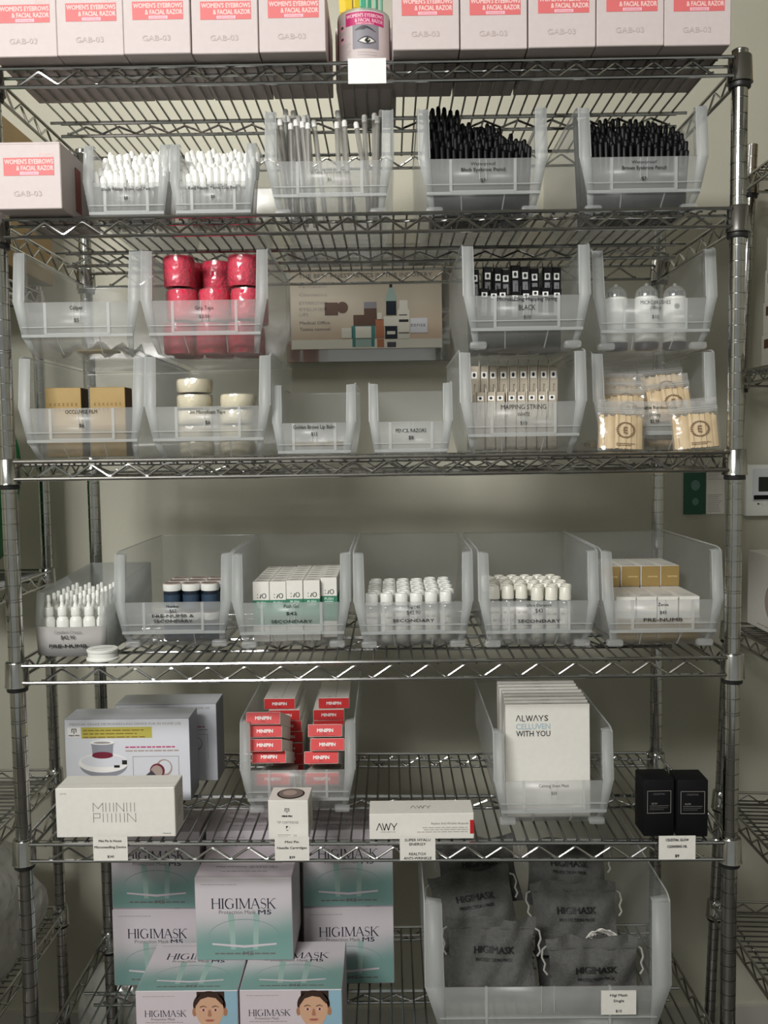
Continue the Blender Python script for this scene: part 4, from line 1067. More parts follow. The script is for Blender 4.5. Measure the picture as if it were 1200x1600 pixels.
x_, w_, h_ = P2(86, 275, 1237, 1312, 0.006)
r = thing('white_box', 'long white box with thin grey lettering at the fifth shelf front by the post', 'box', (x_, 0.006, z5 + tilt5(x_) + 0.0008))
MB().rbox(-w_ / 2, w_ / 2, 0, 0.060, 0, h_, 0.0012, 'box_white').build('box', r)
F = plane((0, -0.0004, 0), (1, 0, 0), (0, 0, 1)); p = MB(); k = w_ / 189
def thin_word(mb, wrd, x0, x1, z0, z1, mk, F, th):
    """outline lettering drawn with hair strokes"""
    n = sum({'M': 3.0, 'N': 2.4, 'P': 2.0, 'I': 1.0}[ch] for ch in wrd); u = (x1 - x0) / n; x = x0
    def ln(a, b):
        a = Vector((a[0], a[1])); b = Vector((b[0], b[1])); d = (b - a).normalized() * th / 2; nrm = Vector((-d.y, d.x))
        mb.flat([tuple(a - nrm - d), tuple(b - nrm + d), tuple(b + nrm + d), tuple(a + nrm - d)], mk, F)
    for ch in wrd:
        wd_ = {'M': 3.0, 'N': 2.4, 'P': 2.0, 'I': 1.0}[ch] * u; a = x + 0.25 * u; b = x + wd_ - 0.25 * u; mid = (a + b) / 2
        if ch == 'I': ln((mid, z0), (mid, z1))
        elif ch == 'M': ln((a, z0), (a, z1)); ln((b, z0), (b, z1)); ln((a, z1), (mid, z0 + (z1 - z0) * .35)); ln((mid, z0 + (z1 - z0) * .35), (b, z1))
        elif ch == 'N': ln((a, z0), (a, z1)); ln((b, z0), (b, z1)); ln((a, z1), (b, z0))
        elif ch == 'P': ln((a, z0), (a, z1)); ln((a, z1), (b, z1)); ln((b, z1), (b, (z0 + z1) / 2)); ln((b, (z0 + z1) / 2), (a, (z0 + z1) / 2))
        x += wd_
thin_word(p, 'MIIINIII', (144 - 180.5) * k, (214 - 180.5) * k, h_ - 38 * k, h_ - 24 * k, 'ink_grey', F, 0.0008)
thin_word(p, 'PIIIIIIN', (144 - 180.5) * k, (214 - 180.5) * k, h_ - 55 * k, h_ - 41 * k, 'ink_grey', F, 0.0008)
p.build('lettering', r); p = MB()
p.text('AMI', -w_ / 2 + 12 * k, h_ - 8.5 * k, 0.003, 'ink_light', F, 0, 0.011).build('corner_mark', r); p = MB(); p.text('Medical', w_ / 2 - 14 * k, 6 * k, 0.0022, 'ink', F, 0, 0.013).lines(w_ / 2 - 36 * k, w_ / 2 - 6 * k, 2.5 * k, 1, 0.002, 0.0006, 'carton_pink', F)
p.build('small_print', r)
MB().box(-w_ / 2 + 0.0005, w_ / 2 - 0.0005, 0.020, 0.0204, h_ - 0.0001, h_ + 0.0002, 'ink_light').build('lid_seam', r)
MB().lines(-0.016, 0.016, h_ * 0.62, 5, 0.006, 0.0016, 'ink_light', plane((w_ / 2 + 0.0003, 0.034, 0), (0, 1, 0), (0, 0, 1))).build('side_print', r)

def long_box():
    w_, h_, d_ = 0.0615, 0.0218, 0.160
    r = thing('red_ended_box', 'x', 'box')
    MB().rbox(-w_ / 2, w_ / 2, 0, d_, 0, h_, 0.0006, 'box_white', front='red_card').build('box', r)
    F = plane((0, -0.0003, 0), (1, 0, 0), (0, 0, 1))
    MB().text('MINIPIN', 0.0, h_ * 0.52, 0.0062, 'card_white', F, 0, 0.0285, 0.0003).text('(M)', 0, h_ * 0.24, 0.0030, 'red_card_dark', F, 0, 0.006).rect(-0.021, 0.021, 0.0012, 0.0018, 'red_card_dark', F).build('end_print', r)
    MB().rect(-0.0003, 0.0003, 0.002, d_ - 0.002, 'ink_grey', plane((0.004, 0, h_ + 0.0002), (1, 0, 0), (0, 1, 0))).lines(-0.012, -0.004, 0.010, 2, 0.004, 0.0015, 'ink_light', plane((0, 0, h_ + 0.0002), (1, 0, 0), (0, 1, 0))).build('top_print', r)
    return r
zf = 0.0895
cols = [(0.126, [(425, 0.046, -0.25), (420.5, zf, -0.34), (415.5, zf + 0.0245, -0.34), (415.5, zf + 0.0490, -0.34), (413.5, zf + 0.0735, -0.34)], 'front', 'nearer the device boxes'),
        (0.126, [(502, 0.046, -0.25), (502.5, zf, -0.34), (512.5, zf + 0.0245, -0.34), (509, zf + 0.0490, -0.34)], 'front', 'farther from the device boxes'),
        (0.2925, [(u, 0.0045 + 0.0224 * k, 0) for k, u in enumerate((450, 450, 450, 450, 448, 446, 438.5))], 'rear', 'nearer the device boxes'),
        (0.2925, [(u, 0.0045 + 0.0224 * k, 0) for k, u in enumerate((508, 508, 508, 510, 515, 515, 523))], 'rear', 'farther from the device boxes')]
for ci, (yy, bx_, fr_, side_) in enumerate(cols):
    for j, (u, dz, pt) in enumerate(bx_):
        x = at(u, 1180, yy).x; x = max(-0.1395 - 0.0515, min(-0.1395 + 0.0515, x)) if dz < 0.06 else x
        lb = 'white box with red end, %s stack %s, %s from the top' % (fr_, side_, ordinal(len(bx_) - 1 - j))
        put(PR, 'mini', long_box, lb, 'box', 'red ended boxes', (x, yy - 0.002 * (j % 3) - (0.010 if pt < -0.3 else 0) + (0.006 if j == 1 and ci == 0 else 0), z5 + dz), (pt, 0, RN.uniform(-0.02, 0.02)))

x_, w_, h_ = P2(418.5, 482.5, 1254, 1314, -0.004)
r = thing('cartridge_box', 'small white cube box with a dark round hole in its top', 'box', (x_, -0.004, z5 + tilt5(x_) + 0.0008), (0, 0, -0.03))
d_ = 0.060
MB().rbox(-w_ / 2, w_ / 2, 0, d_, 0, h_, 0.0008, 'box_white').build('box', r)
G = plane((0, d_ * 0.5, h_ + 0.0003), (1, 0, 0), (0, 1, 0))
MB().ell(0.001, 0, 0.0235, 0.0235, 'ink', G, 0, 30).ell(0.001, 0.001, 0.0205, 0.0205, 'lid_top', G, 0.0002, 30).ell(-0.001, 0.003, 0.012, 0.012, 'rose_grey', G, 0.0004, 26).build('window_hole', r)
F = plane((0, -0.0003, 0), (1, 0, 0), (0, 0, 1)); p = MB(); logo_m(p, -0.002, h_ * 0.74, 0.0075, 'ink', F, 0)
p.text('MINI PIN', -0.002, h_ * 0.60, 0.0028, 'ink', F, 0, 0.017, 0.0003).text('TIP CARTRIDGE', -0.001, h_ * 0.44, 0.0042, 'ink_grey', F, 0, 0.036)
p.flat([(-0.004, h_ * 0.27), (0.0, h_ * 0.34), (-0.004, h_ * 0.35)], 'ink', F).rect(-0.004, 0.0, h_ * 0.22, h_ * 0.25, 'ink_light', F).rect(0.002, 0.0026, h_ * 0.28, h_ * 0.33, 'ink_light', F).lines(-0.018, 0.004, h_ * 0.11, 2, 0.003, 0.001, 'ink_light', F).text('CE', 0.011, h_ * 0.1, 0.0035, 'ink_light', F)
p.build('lettering', r)
MB().lines(-0.018, 0.018, h_ * 0.7, 7, 0.006, 0.0015, 'ink_light', plane((w_ / 2 + 0.0003, d_ / 2, 0), (0, 1, 0), (0, 0, 1))).build('side_print', r)

def strokes(mb, segs, cx, cz, h, mk, F, th):
    for (x0, y0, x1, y1) in segs:
        a = Vector((cx + x0 * h, cz + y0 * h)); b = Vector((cx + x1 * h, cz + y1 * h)); d = (b - a).normalized() * th / 2; nrm = Vector((-d.y, d.x))
        mb.flat([tuple(a - nrm), tuple(b - nrm), tuple(b + nrm), tuple(a + nrm)], mk, F)
LAM = lambda x: [(x, 0, x + 0.4, 1), (x + 0.4, 1, x + 0.8, 0)]
WW = lambda x: [(x, 1, x + 0.28, 0), (x + 0.28, 0, x + 0.55, 0.95), (x + 0.55, 0.95, x + 0.82, 0), (x + 0.82, 0, x + 1.1, 1)]
YY = lambda x: [(x, 1, x + 0.4, 0.42), (x + 0.8, 1, x + 0.4, 0.42), (x + 0.4, 0.42, x + 0.4, 0)]
x_, w_, h_ = P2(577, 740.5, 1274, 1312, -0.004)
r = thing('ampoule_box', 'flat white box with a red mark at its end, on the fifth shelf edge', 'box', (x_, -0.004, z5 + tilt5(x_) + 0.0008), (0, 0, 0))
MB().rbox(-w_ / 2, w_ / 2, 0, 0.058, 0, h_, 0.0006, 'box_white').build('box', r)
k = w_ / 163.5; p = MB(); X = lambda u: (u - 658.75) * k
strokes(p, LAM(0) + WW(0.8) + YY(2.0), X(588), 14.5 * k, 11.5 * k, 'ink', F, 0.0014)
p.text('COSMETIC BEAUTY SKIN', X(606), 12 * k, 0.0016, 'ink_grey', F, 0, 24 * k)
p.build('lettering', r); p = MB()
p.text('Realtox Anti-Wrinkle Ampoule', X(732), 25 * k, 0.0040, 'ink_grey', F, 0, 58 * k, 0, 'r')
for i, l in enumerate((72, 70, 80)): p.lines(X(732 - l), X(732), (17.5 - 3.4 * i) * k, 1, 1, 1.2 * k, 'ink_light', F, 0, 0.02, 20 + i)
p.build('small_print', r)
MB().box(w_ / 2 - 6 * k, w_ / 2 + 0.0002, -0.0004, 0.012, 8 * k, 30 * k, 'red_mark').build('red_mark', r)
G = plane((0, 0, h_ + 0.0003), (1, 0, 0), (0, 1, 0)); p = MB(); strokes(p, LAM(-1.5) + WW(-0.6) + YY(0.6), 0.0, 0.022, 0.012, 'ink_grey', G, 0.0012); p.build('top_print', r)

def mask_pack(w_, h_, d_):
    r = thing('sheet_mask_pack', 'x', 'pack')
    MB().rbox(-w_ / 2, w_ / 2, 0, d_, 0, h_, 0.0008, 'box_white').build('box', r)
    k = w_ / 136; X = lambda u: (u - 857) * k; Z = lambda v: h_ - (v - 1108) * k; p = MB()
    h1 = 9.5 * k; x = X(806)
    strokes(p, LAM(0) + [(1.05, 1, 1.05, 0), (1.05, 0, 1.55, 0)] + WW(1.7) + LAM(2.95) + YY(3.85), x, Z(1135), h1, 'ink', F, 0.0014)
    p.text('S', X(854.8), Z(1130), h1, 'ink', F, 0, 6 * k, 0.0002)
    p.text('CELLUVEN', X(833.5), Z(1143.5), h1, 'pale_blue_text', F, 0, 55 * k, 0.0003).text('WITH YOU', X(833.5), Z(1155), h1, 'ink', F, 0, 55 * k, 0.00015)
    p.build('lettering', r)
    MB().text('AWW', 0.0, d_ / 2, 0.004, 'ink_grey', plane((0, 0, h_ + 0.0003), (1, 0, 0), (0, 1, 0)), 0, 0.016).build('top_print', r)
    return r
mw = 136 * 1.572 / 1430
for j in range(8):
    yy = 0.076 + j * 0.0225; u = 857 - 2.2 * j - (3 if j > 4 else 0)
    x = at(u, 1150, yy).x; ww = mw
    nm = 'white sheet mask pack lettered ALWAYS, front of its row' if j == 0 else 'white sheet mask pack, %s behind the front one' % ordinal(j - 1)
    o = put(PR, 'sheet', lambda: mask_pack(0.1480, 0.2000, 0.0115), nm, 'pack', 'sheet mask packs', (x, yy, z5 + 0.002), (-0.05, 0, 0.01 * math.sin(j * 2)))
def black_box():
    w_, h_, d_ = 0.0515, 0.098, 0.0515
    r = thing('black_box', 'x', 'box')
    MB().rbox(-w_ / 2, w_ / 2, 0, d_, 0, h_, 0.0022, 'matte_black', seg=2).build('carton', r)
    p = MB(); x0, x1, z0, z1_ = -0.0200, 0.0200, 0.040, 0.0785; t_ = 0.0006
    for a_ in ((x0, x1, z0, z0 + t_), (x0, x1, z1_ - t_, z1_), (x0, x0 + t_, z0, z1_), (x1 - t_, x1, z0, z1_), (x0 + 0.004, x1 - 0.004, z0 + 0.0125, z0 + 0.0129)): p.rect(*a_, 'ink_light', F)
    p.text('CELESTIAL', 0, z0 + 0.033, 0.0028, 'ink_grey', F, 0, 0.020).text('GLOW', -0.008, z0 + 0.0168, 0.0030, 'ink_light', F, 0, 0.010).lines(x0 + 0.004, x1 - 0.004, z0 + 0.009, 2, 0.003, 0.0007, 'ink_grey', F)
    p.build('label', r)
    return r
for u, nm in ((1029.5, 'black carton with a thin square outline, nearer the sheet mask bin'), (1081, 'black carton with a thin square outline, nearer the end post')):
    x = at(u, 1300, 0.004).x
    put(PR, 'black', black_box, nm, 'box', 'black cartons', (x, 0.004 if u < 1050 else 0.001, z5 + tilt5(x) + 0.0008), (0, 0, 0.03 if u < 1050 else -0.02))
TY = -0.0195
shelf_tag('price tag below the long white box with grey lettering', 145, 200, 1308, 1344.5, TY, [('Mini Pin In House', 0.84, 0.0042, 0.66, 0.0001), ('Microneedling Device', 0.58, 0.0042, 0.92, 0.0001), ('$141', 0.18, 0.0040, 0.18, 0.0002)], 'paper_white')
shelf_tag('price tag below the small box with the round hole', 429, 483.5, 1308, 1344.5, TY, [('Mini Pin', 0.80, 0.0042, 0.40, 0.0001), ('Needle Cartridges', 0.55, 0.0042, 0.86, 0.0001), ('$39', 0.15, 0.0040, 0.16, 0.0002)], 'paper_white')
shelf_tag('price tag below the flat white box with the red mark', 624.5, 680.5, 1308, 1344, TY, [('SUPER HYALU', 0.88, 0.0046, 0.72, 0.0001), ('ENERGY', 0.70, 0.0046, 0.46, 0.0001), ('REALTOX', 0.28, 0.0046, 0.48, 0.0001), ('ANTI-WRINKLE', 0.10, 0.0046, 0.78, 0.0001)], 'paper_white')
shelf_tag('price tag below the two black cartons', 1029.5, 1086.5, 1306.5, 1342.5, TY, [('CELESTIAL GLOW', 0.84, 0.0044, 0.62, 0.0002), ('CLEANSING OIL', 0.56, 0.0044, 0.54, 0.0002), ('$9', 0.16, 0.0046, 0.11, 0.0003)], 'paper_white')

# ------------------------------------------------------------------ bottom shelf: mask boxes
def serif_word(mb, wrd, cx, cz, h, width, mk, F, off=0.0):
    """roman capitals with serifs: thick stems, thin joins"""
    G = {'H': (0.78, [(0.10, 0, 0.10, 1, 2), (0.68, 0, 0.68, 1, 2), (0.10, .52, .68, .52, 1)], [0.10, 0.68]),
         'I': (0.34, [(0.17, 0, 0.17, 1, 2)], [0.17]),
         'M': (0.98, [(0.12, 0, 0.12, 1, 1), (0.86, 0, 0.86, 1, 2), (0.12, 1, .48, 0.04, 2), (.48, 0.04, 0.86, 1, 1)], [0.12, 0.86]),
         'A': (0.80, [(0.08, 0, 0.38, 1, 1), (0.40, 1, 0.72, 0, 2), (0.2, .36, .60, .36, 1)], [0.08, 0.72]),
         'K': (0.74, [(0.10, 0, 0.10, 1, 2), (0.10, .42, .58, 1, 1), (0.26, .60, .66, 0, 2)], [0.10, 0.66])}
    def arc(cx_, cy_, rx, ry, a0, a1, n=14): return [(cx_ + rx * math.cos(a0 + (a1 - a0) * i / n), cy_ + ry * math.sin(a0 + (a1 - a0) * i / n)) for i in range(n + 1)]
    tot = sum(G[ch][0] if ch in G else (0.84 if ch == 'G' else 0.58) for ch in wrd); sx = width / (tot * h); x = cx - width / 2; th = 0.075 * h
    def ln(x0, y0, x1, y1, wt):
        a = Vector((x + x0 * h * sx, cz + (y0 - 0.5) * h)); b = Vector((x + x1 * h * sx, cz + (y1 - 0.5) * h)); d = (b - a)
        if d.length < 1e-7: return
        d.normalize(); nrm = Vector((-d.y, d.x)) * th * (0.82 if wt == 2 else 0.34)
        mb.flat([tuple(a - nrm), tuple(b - nrm), tuple(b + nrm), tuple(a + nrm)], mk, F, off)
    for ch in wrd:
        if ch in G:
            wd_, sg, se = G[ch]
            for q in sg: ln(*q)
            for e in se:
                ln(e - 0.10, 0.02, e + 0.10, 0.02, 1)
                if not (ch == 'A'): ln(e - 0.10, 0.98, e + 0.10, 0.98, 1)
        elif ch == 'G':
            wd_ = 0.84; P = arc(0.42, 0.5, 0.36, 0.5, 0.75, 2 * PI - 0.75)
            for i in range(len(P) - 1): ln(*P[i], *P[i + 1], 2 if 3 < i < 11 else 1)
            ln(0.68, 0.08, 0.68, 0.46, 2); ln(0.56, 0.46, 0.80, 0.46, 1)
        else:
            wd_ = 0.58; P = arc(0.28, 0.75, 0.19, 0.24, 0.35, PI * 1.42, 10) + arc(0.28, 0.26, 0.21, 0.25, PI * 0.42, -PI * 0.9, 10)
            for i in range(len(P) - 1): ln(*P[i], *P[i + 1], 2 if 7 < i < 14 else 1)
        x += wd_ * h * sx
BW, BH, BD = 0.1745, 0.1530, 0.1260
def mask_box():
    r = thing('mask_box', 'x', 'box')
    MB().rbox(-BW / 2, BW / 2, 0, BD, 0, BH, 0.0010, 'mask_side', front='mask_print_front', top='mask_pale').build('box', r)
    p = MB(); k = BW / 157
    serif_word(p, 'HIGIMASK', 0.0, BH - 43 * k, 17 * k, 104 * k, 'ink_navy', F)
    p.text('Protection Mask', -10 * k, BH - 57 * k, 6.5 * k, 'ink_grey', F, 0, 60 * k).text('M5', 34 * k, BH - 57 * k, 8 * k, 'ink_navy', F, 0, 21 * k, 0.0002)
    p.build('lettering', r); p = MB(); p.lines(-BW / 2 + 10 * k, -BW / 2 + 68 * k, BH - 12 * k, 1, 1, 1.1 * k, 'ink_light', F, 0, 0.05, 31); p.build('small_print', r); p = MB()
    p.lines(-48 * k, 50 * k, 10 * k, 1, 1, 2.4 * k, 'ink_grey', F, 0, 0.02, 32).text('M5', 6 * k, 12 * k, 7 * k, 'ink_grey', F, 0.0001, 17 * k, 0.0001)
    p.build('bottom_print', r)
    q = MB()                                                        # faint drawing of a mask with straps
    pts = [(58 * k * math.cos(a), 38 * k + 30 * k * math.sin(a)) for a in [PI * i / 22 for i in range(23)]]
    for i in range(22):
        (xa, za), (xb, zb) = pts[i], pts[i + 1]
        q.flat([(xa, za), (xb, zb), (xb, zb + 0.0008), (xa, za + 0.0008)], 'teal_print', F)
    for sx in (-18, 18): q.flat([((sx - 4) * k, 18 * k), ((sx + 4) * k, 18 * k), ((sx * 1.15 + 5) * k, 78 * k), ((sx * 1.15 - 5) * k, 78 * k)], 'teal_line', F, -0.0001)
    q.flat([(-52 * k, 26 * k), (0, 21 * k), (52 * k, 26 * k), (52 * k, 29 * k), (0, 25 * k), (-52 * k, 29 * k)], 'mask_pale', F, 0.0001)
    q.build('mask_drawing', r)
    U = plane((0, BD * 0.30, BH + 0.0004), (-1, 0, 0), (0, -1, 0)); t_ = MB()
    serif_word(t_, 'HIGIMASK', -0.030, -0.004, 0.0085, 0.052, 'ink_grey', U); t_.text('Protection Mask', 0.029, -0.004, 0.0070, 'ink_grey', U, 0, 0.056).lines(-0.04, 0.05, 0.012, 1, 1, 0.003, 'ink_light', U, 0, 0.2, 3).lines(-0.062, -0.03, -0.022, 1, 1, 0.003, 'ink_light', U, 0, 0.2, 5)
    t_.build('top_print', r)
    # underside: picture panel with a face
    V = plane((0, BD, -0.0004), (1, 0, 0), (0, -1, 0)); H_ = BD     # reads upright when the box lies on its back
    V = plane((0, BD, -0.0004), (1, 0, 0), (0, -1, 0)); f = MB(); kk = BW / 162
    f.rect(-BW / 2 + 0.001, BW / 2 - 0.001, 0.001, BD - 0.001, 'mask_pale', V, 0.0).flat([(10 * kk, 0.001), (BW / 2 - 0.001, 0.001), (BW / 2 - 0.001, BD - 0.001), (44 * kk, BD - 0.001)], 'sky_print', V, 0.0001)
    serif_word(f, 'HIGIMASK', -34 * kk, BD - 37 * kk, 10.5 * kk, 66 * kk, 'ink_navy', V, 0.0003)
    f.text('Protection Mask', -38 * kk, BD - 46 * kk, 4.2 * kk, 'ink_grey', V, 0.0003, 38 * kk).lines(-66 * kk, -4 * kk, BD - 52 * kk, 1, 1, 1.2 * kk, 'ink_light', V, 0.0003, 0.05, 6).lines(-70 * kk, -18 * kk, BD - 9 * kk, 1, 1, 1.0 * kk, 'ink_light', V, 0.0003, 0.05, 7)
    f.build('underside_print', r)
    g = MB(); cx = 36 * kk; cz = BD - 32 * kk
    g.ell(cx, cz + 8 * kk, 26 * kk, 23.5 * kk, 'hair', V, 0.0003, 32).rect(cx - 20 * kk, cx + 24 * kk, BD - 26 * kk, BD - 1.5 * kk, 'hair', V, 0.0003)
    g.flat([(cx - 11 * kk, cz - 22 * kk), (cx + 13 * kk, cz - 22 * kk), (cx + 17 * kk, 0.004), (cx - 15 * kk, 0.004)], 'skin_dark', V, 0.0004)
    g.ell(cx - 24 * kk, cz - 3 * kk, 3.5 * kk, 7 * kk, 'skin_dark', V, 0.0004, 14).ell(cx + 25 * kk, cz - 3 * kk, 3.5 * kk, 7 * kk, 'skin_dark', V, 0.0004, 14)
    face = [(cx + kk * 22.5 * math.cos(a) * (1 - 0.14 * max(0, -math.sin(a))), cz + kk * (26 * math.sin(a) if math.sin(a) > 0 else 31 * math.sin(a))) for a in [2 * PI * i / 36 for i in range(36)]]
    g.flat(face, 'skin', V, 0.0005)
    g.flat([(cx - 21 * kk, cz + 8 * kk), (cx - 14 * kk, cz + 18 * kk), (cx - 2 * kk, cz + 22 * kk), (cx + 10 * kk, cz + 20 * kk), (cx + 20 * kk, cz + 9 * kk), (cx + 23 * kk, cz + 14 * kk), (cx + 12 * kk, cz + 30 * kk), (cx - 12 * kk, cz + 30 * kk), (cx - 24 * kk, cz + 14 * kk)], 'hair', V, 0.0006)
    for e in (-9.5, 9.5):
        g.ell(cx + e * kk, cz + 0.5 * kk, 4.2 * kk, 1.7 * kk, 'pale_pink', V, 0.0007, 14).ell(cx + e * kk, cz + 0.6 * kk, 1.9 * kk, 1.8 * kk, 'hair', V, 0.0008, 12)
        g.flat([(cx + (e - 5.5) * kk, cz + 4.6 * kk), (cx + e * kk, cz + 6.6 * kk), (cx + (e + 5.5) * kk, cz + 4.8 * kk), (cx + (e + 5) * kk, cz + 5.8 * kk), (cx + e * kk, cz + 8 * kk), (cx + (e - 5.5) * kk, cz + 6 * kk)], 'hair', V, 0.0007)
    g.flat([(cx - 1.4 * kk, cz + 1 * kk), (cx + 1.6 * kk, cz + 1 * kk), (cx + 3.6 * kk, cz - 9 * kk), (cx, cz - 11 * kk), (cx - 3.2 * kk, cz - 9 * kk)], 'skin_dark', V, 0.00065)
    g.flat([(cx - 8 * kk, cz - 16 * kk), (cx - 2 * kk, cz - 14.6 * kk), (cx, cz - 15.2 * kk), (cx + 2 * kk, cz - 14.6 * kk), (cx + 8.5 * kk, cz - 15.8 * kk), (cx + 4 * kk, cz - 18.6 * kk), (cx - 4 * kk, cz - 18.6 * kk)], 'lip', V, 0.0007)
    g.flat([(cx - 19 * kk, cz - 27 * kk), (cx - 8 * kk, cz - 24 * kk), (cx + 8 * kk, cz - 24 * kk), (cx + 20 * kk, cz - 26 * kk), (cx + 22 * kk, 0.002), (cx - 22 * kk, 0.002)], 'card_white', V, 0.0008)
    g.build('portrait', r)
    return r
MK = []
cx_f = ((at(211, 1560, 0).x + at(373, 1560, 0).x) / 2, (at(374, 1560, 0).x + at(535, 1560, 0).x) / 2)
for x, nm in zip(cx_f, ('front white and teal mask box lying down with portrait, nearer the corner post', 'front white and teal mask box lying down with portrait, beside the pouch bin')):
    put(PR, 'mask', mask_box, nm, 'box', 'mask boxes', (x, -0.002, z6 + BD), (-PI / 2, 0, 0))
xm = (at(303, 1440, 0.09).x + at(460, 1440, 0.09).x) / 2
put(PR, 'mask', mask_box, 'white and teal mask box standing on top of the two lying ones', 'box', 'mask boxes', (xm, 0.088, z6 + BD + 0.0012), (0, 0, -0.01))
for k, x in enumerate((-0.4335, -0.2470, -0.0600)):
    for lay in range(2):
        nm = 'white and teal mask box, %s of the rear stack %s' % (('lower', 'upper')[lay], ('closest to the corner post', 'behind the standing box', 'beside the pouch bin')[k])
        put(PR, 'mask', mask_box, nm, 'box', 'mask boxes', (x, 0.222 + 0.004 * lay, z6 + lay * (BH + 0.0012)), (0, 0, 0.012 * (k - 1)))

# drawstring pouches
def pouch(w_, h_, t_, seed, name='pouch'):
    R_ = random.Random(seed); r = thing('drawstring_pouch', 'x', 'pouch'); n, m_ = 22, 18; mb = MB()
    ph = [R_.uniform(0, 6.3) for _ in range(6)]
    def Y(i, j):
        a = 2 * i / n - 1; b = j / m_
        e = (1 - abs(a) ** 3.0) * (1 - abs(2 * min(b / 0.86, 1) - 1) ** 4) 
        return t_ / 2 * max(e, 0.0) + 0.0012
    def Xc(i, j):
        a = 2 * i / n - 1; b = j / m_
        return a * w_ / 2 * (1 - 0.05 * (1 - abs(2 * b - 1) ** 2)) * (1.03 if b > 0.86 else 1)
    def bend(i, j): return 0.004 * math.sin(ph[0] + i * 0.45 + j * 0.25) + 0.0035 * math.sin(ph[1] + i * 0.9 - j * 0.55) + 0.008 * math.sin(ph[2] + j * 0.3)
    vs = []; fs = []
    for sg in (-1, 1):
        for j in range(m_ + 1):
            for i in range(n + 1):
                wr_ = 0.0022 * math.sin(ph[3] + i * 1.3) * (1 if j > m_ * 0.78 else 0.3)
                vs.append((Xc(i, j), sg * Y(i, j) + bend(i, j) + wr_, h_ * j / m_ + (0.004 * math.sin(ph[4] + i * 0.5) if j == m_ else 0)))
    K = (n + 1) * (m_ + 1)
    for sg in (0, 1):
        for j in range(m_):
            for i in range(n):
                q = [sg * K + j * (n + 1) + i, sg * K + j * (n + 1) + i + 1, sg * K + (j + 1) * (n + 1) + i + 1, sg * K + (j + 1) * (n + 1) + i]
                fs.append(q if sg == 0 else q[::-1])
    for i in range(n):
        for jj in (0, m_): fs.append([jj * (n + 1) + i, jj * (n + 1) + i + 1, K + jj * (n + 1) + i + 1, K + jj * (n + 1) + i])
    for j in range(m_):
        for ii in (0, n): fs.append([j * (n + 1) + ii, (j + 1) * (n + 1) + ii, K + (j + 1) * (n + 1) + ii, K + j * (n + 1) + ii])
    mb.add(vs, fs, 'pouch_grey', True); mb.build('bag', r)
    # print follows the cloth
    p = MB()
    def cloth(x, z):
        j = max(0.0, min(m_ - 1e-4, z / h_ * m_)); i = max(0.0, min(n - 1e-4, (x / w_ + 0.5) * n)); return -Y(i, j) + bend(i, j) - 0.0022 - 0.0007
    def cl_text(t, cx, cz, hh, wd_, mk, bd):
        v2, f2, w0 = text_data(t); sx = wd_ / w0
        for bx in ((-bd, bd) if bd else (0,)):
            p.add([(cx + x * sx + bx, cloth(cx + x * sx, cz + y * hh), cz + y * hh) for x, y in v2], f2, mk)
    cl_text('HIGIMASK', 0.004, h_ * 0.60, 0.0125, 0.072, 'ink', 0.0006); cl_text('PROTECTION MASK', 0.004, h_ * 0.47, 0.0058, 0.066, 'ink', 0.0002)
    p.build('print', r)
    hem = MB().tube([(Xc(i, m_ * 0.86), -Y(i, m_ * 0.86) + bend(i, m_ * 0.86) - 0.0012, h_ * 0.865) for i in range(n + 1)], 0.0016, 6, 'pouch_grey'); hem.build('hem_seam', r)
    for sg in (-1, 1):
        x0 = sg * w_ * 0.505
        pts = [(x0, 0, h_ * 0.87), (x0 + sg * 0.007, -0.004, h_ * 0.84), (x0 + sg * 0.009, -0.006, h_ * 0.74), (x0 + sg * 0.004, -0.008, h_ * 0.66), (x0 + sg * 0.007, -0.009, h_ * 0.58), (x0 + sg * 0.001, -0.010, h_ * 0.52)]
        MB().tube(pts, 0.0019, 6, 'cord_grey').build('drawstring', r)
    return r
zb = z6 + 0.004
P0 = pouch(0.160, 0.128, 0.040, 1); P0['label'] = 'x'
plist = [(0.2020, 0.085, zb + 0.056, (-0.34, 0.03, 0.0), 'fullest one at the front with print facing out'),
         (0.3850, 0.072, zb + 0.030, (-0.22, -0.03, -0.05), 'front one beside the price tag with white cords'),
         (0.1900, 0.175, zb + 0.104, (-0.55, -0.12, 0.05), 'one leaning behind the fullest front pouch'),
         (0.2050, 0.265, zb + 0.130, (-0.62, -0.06, 0.06), 'rear one on the mask box side'),
         (0.3720, 0.160, zb + 0.085, (-0.50, -0.06, -0.12), 'one leaning behind the corded front pouch'),
         (0.3700, 0.255, zb + 0.130, (-0.60, 0.04, -0.08), 'rear one on the end post side')]
protos_p = [P0, pouch(0.160, 0.128, 0.030, 2), pouch(0.158, 0.128, 0.034, 3)]
for k, (x, y, z, rt, ds) in enumerate(plist):
    lb = 'grey drawstring pouch in the wide bin, ' + ds
    o = protos_p[k] if k < 3 else dup(protos_p[k % 3], (x, y, z), rt)
    o.location = (x, y, z); o.rotation_euler = rt; tag(o, lb, 'pouch', 'mask pouches')
for k, (x, y, ds) in enumerate([(0.203, 0.10, 'on the mask box side'), (0.3745, 0.09, 'on the end post side')]):
    dup(protos_p[1], (x, y + 0.02, zb + 0.030), (-1.45, 0, 0.05 - 0.1 * k), 'grey drawstring pouch lying flat on the wide bin floor, ' + ds, 'mask pouches')
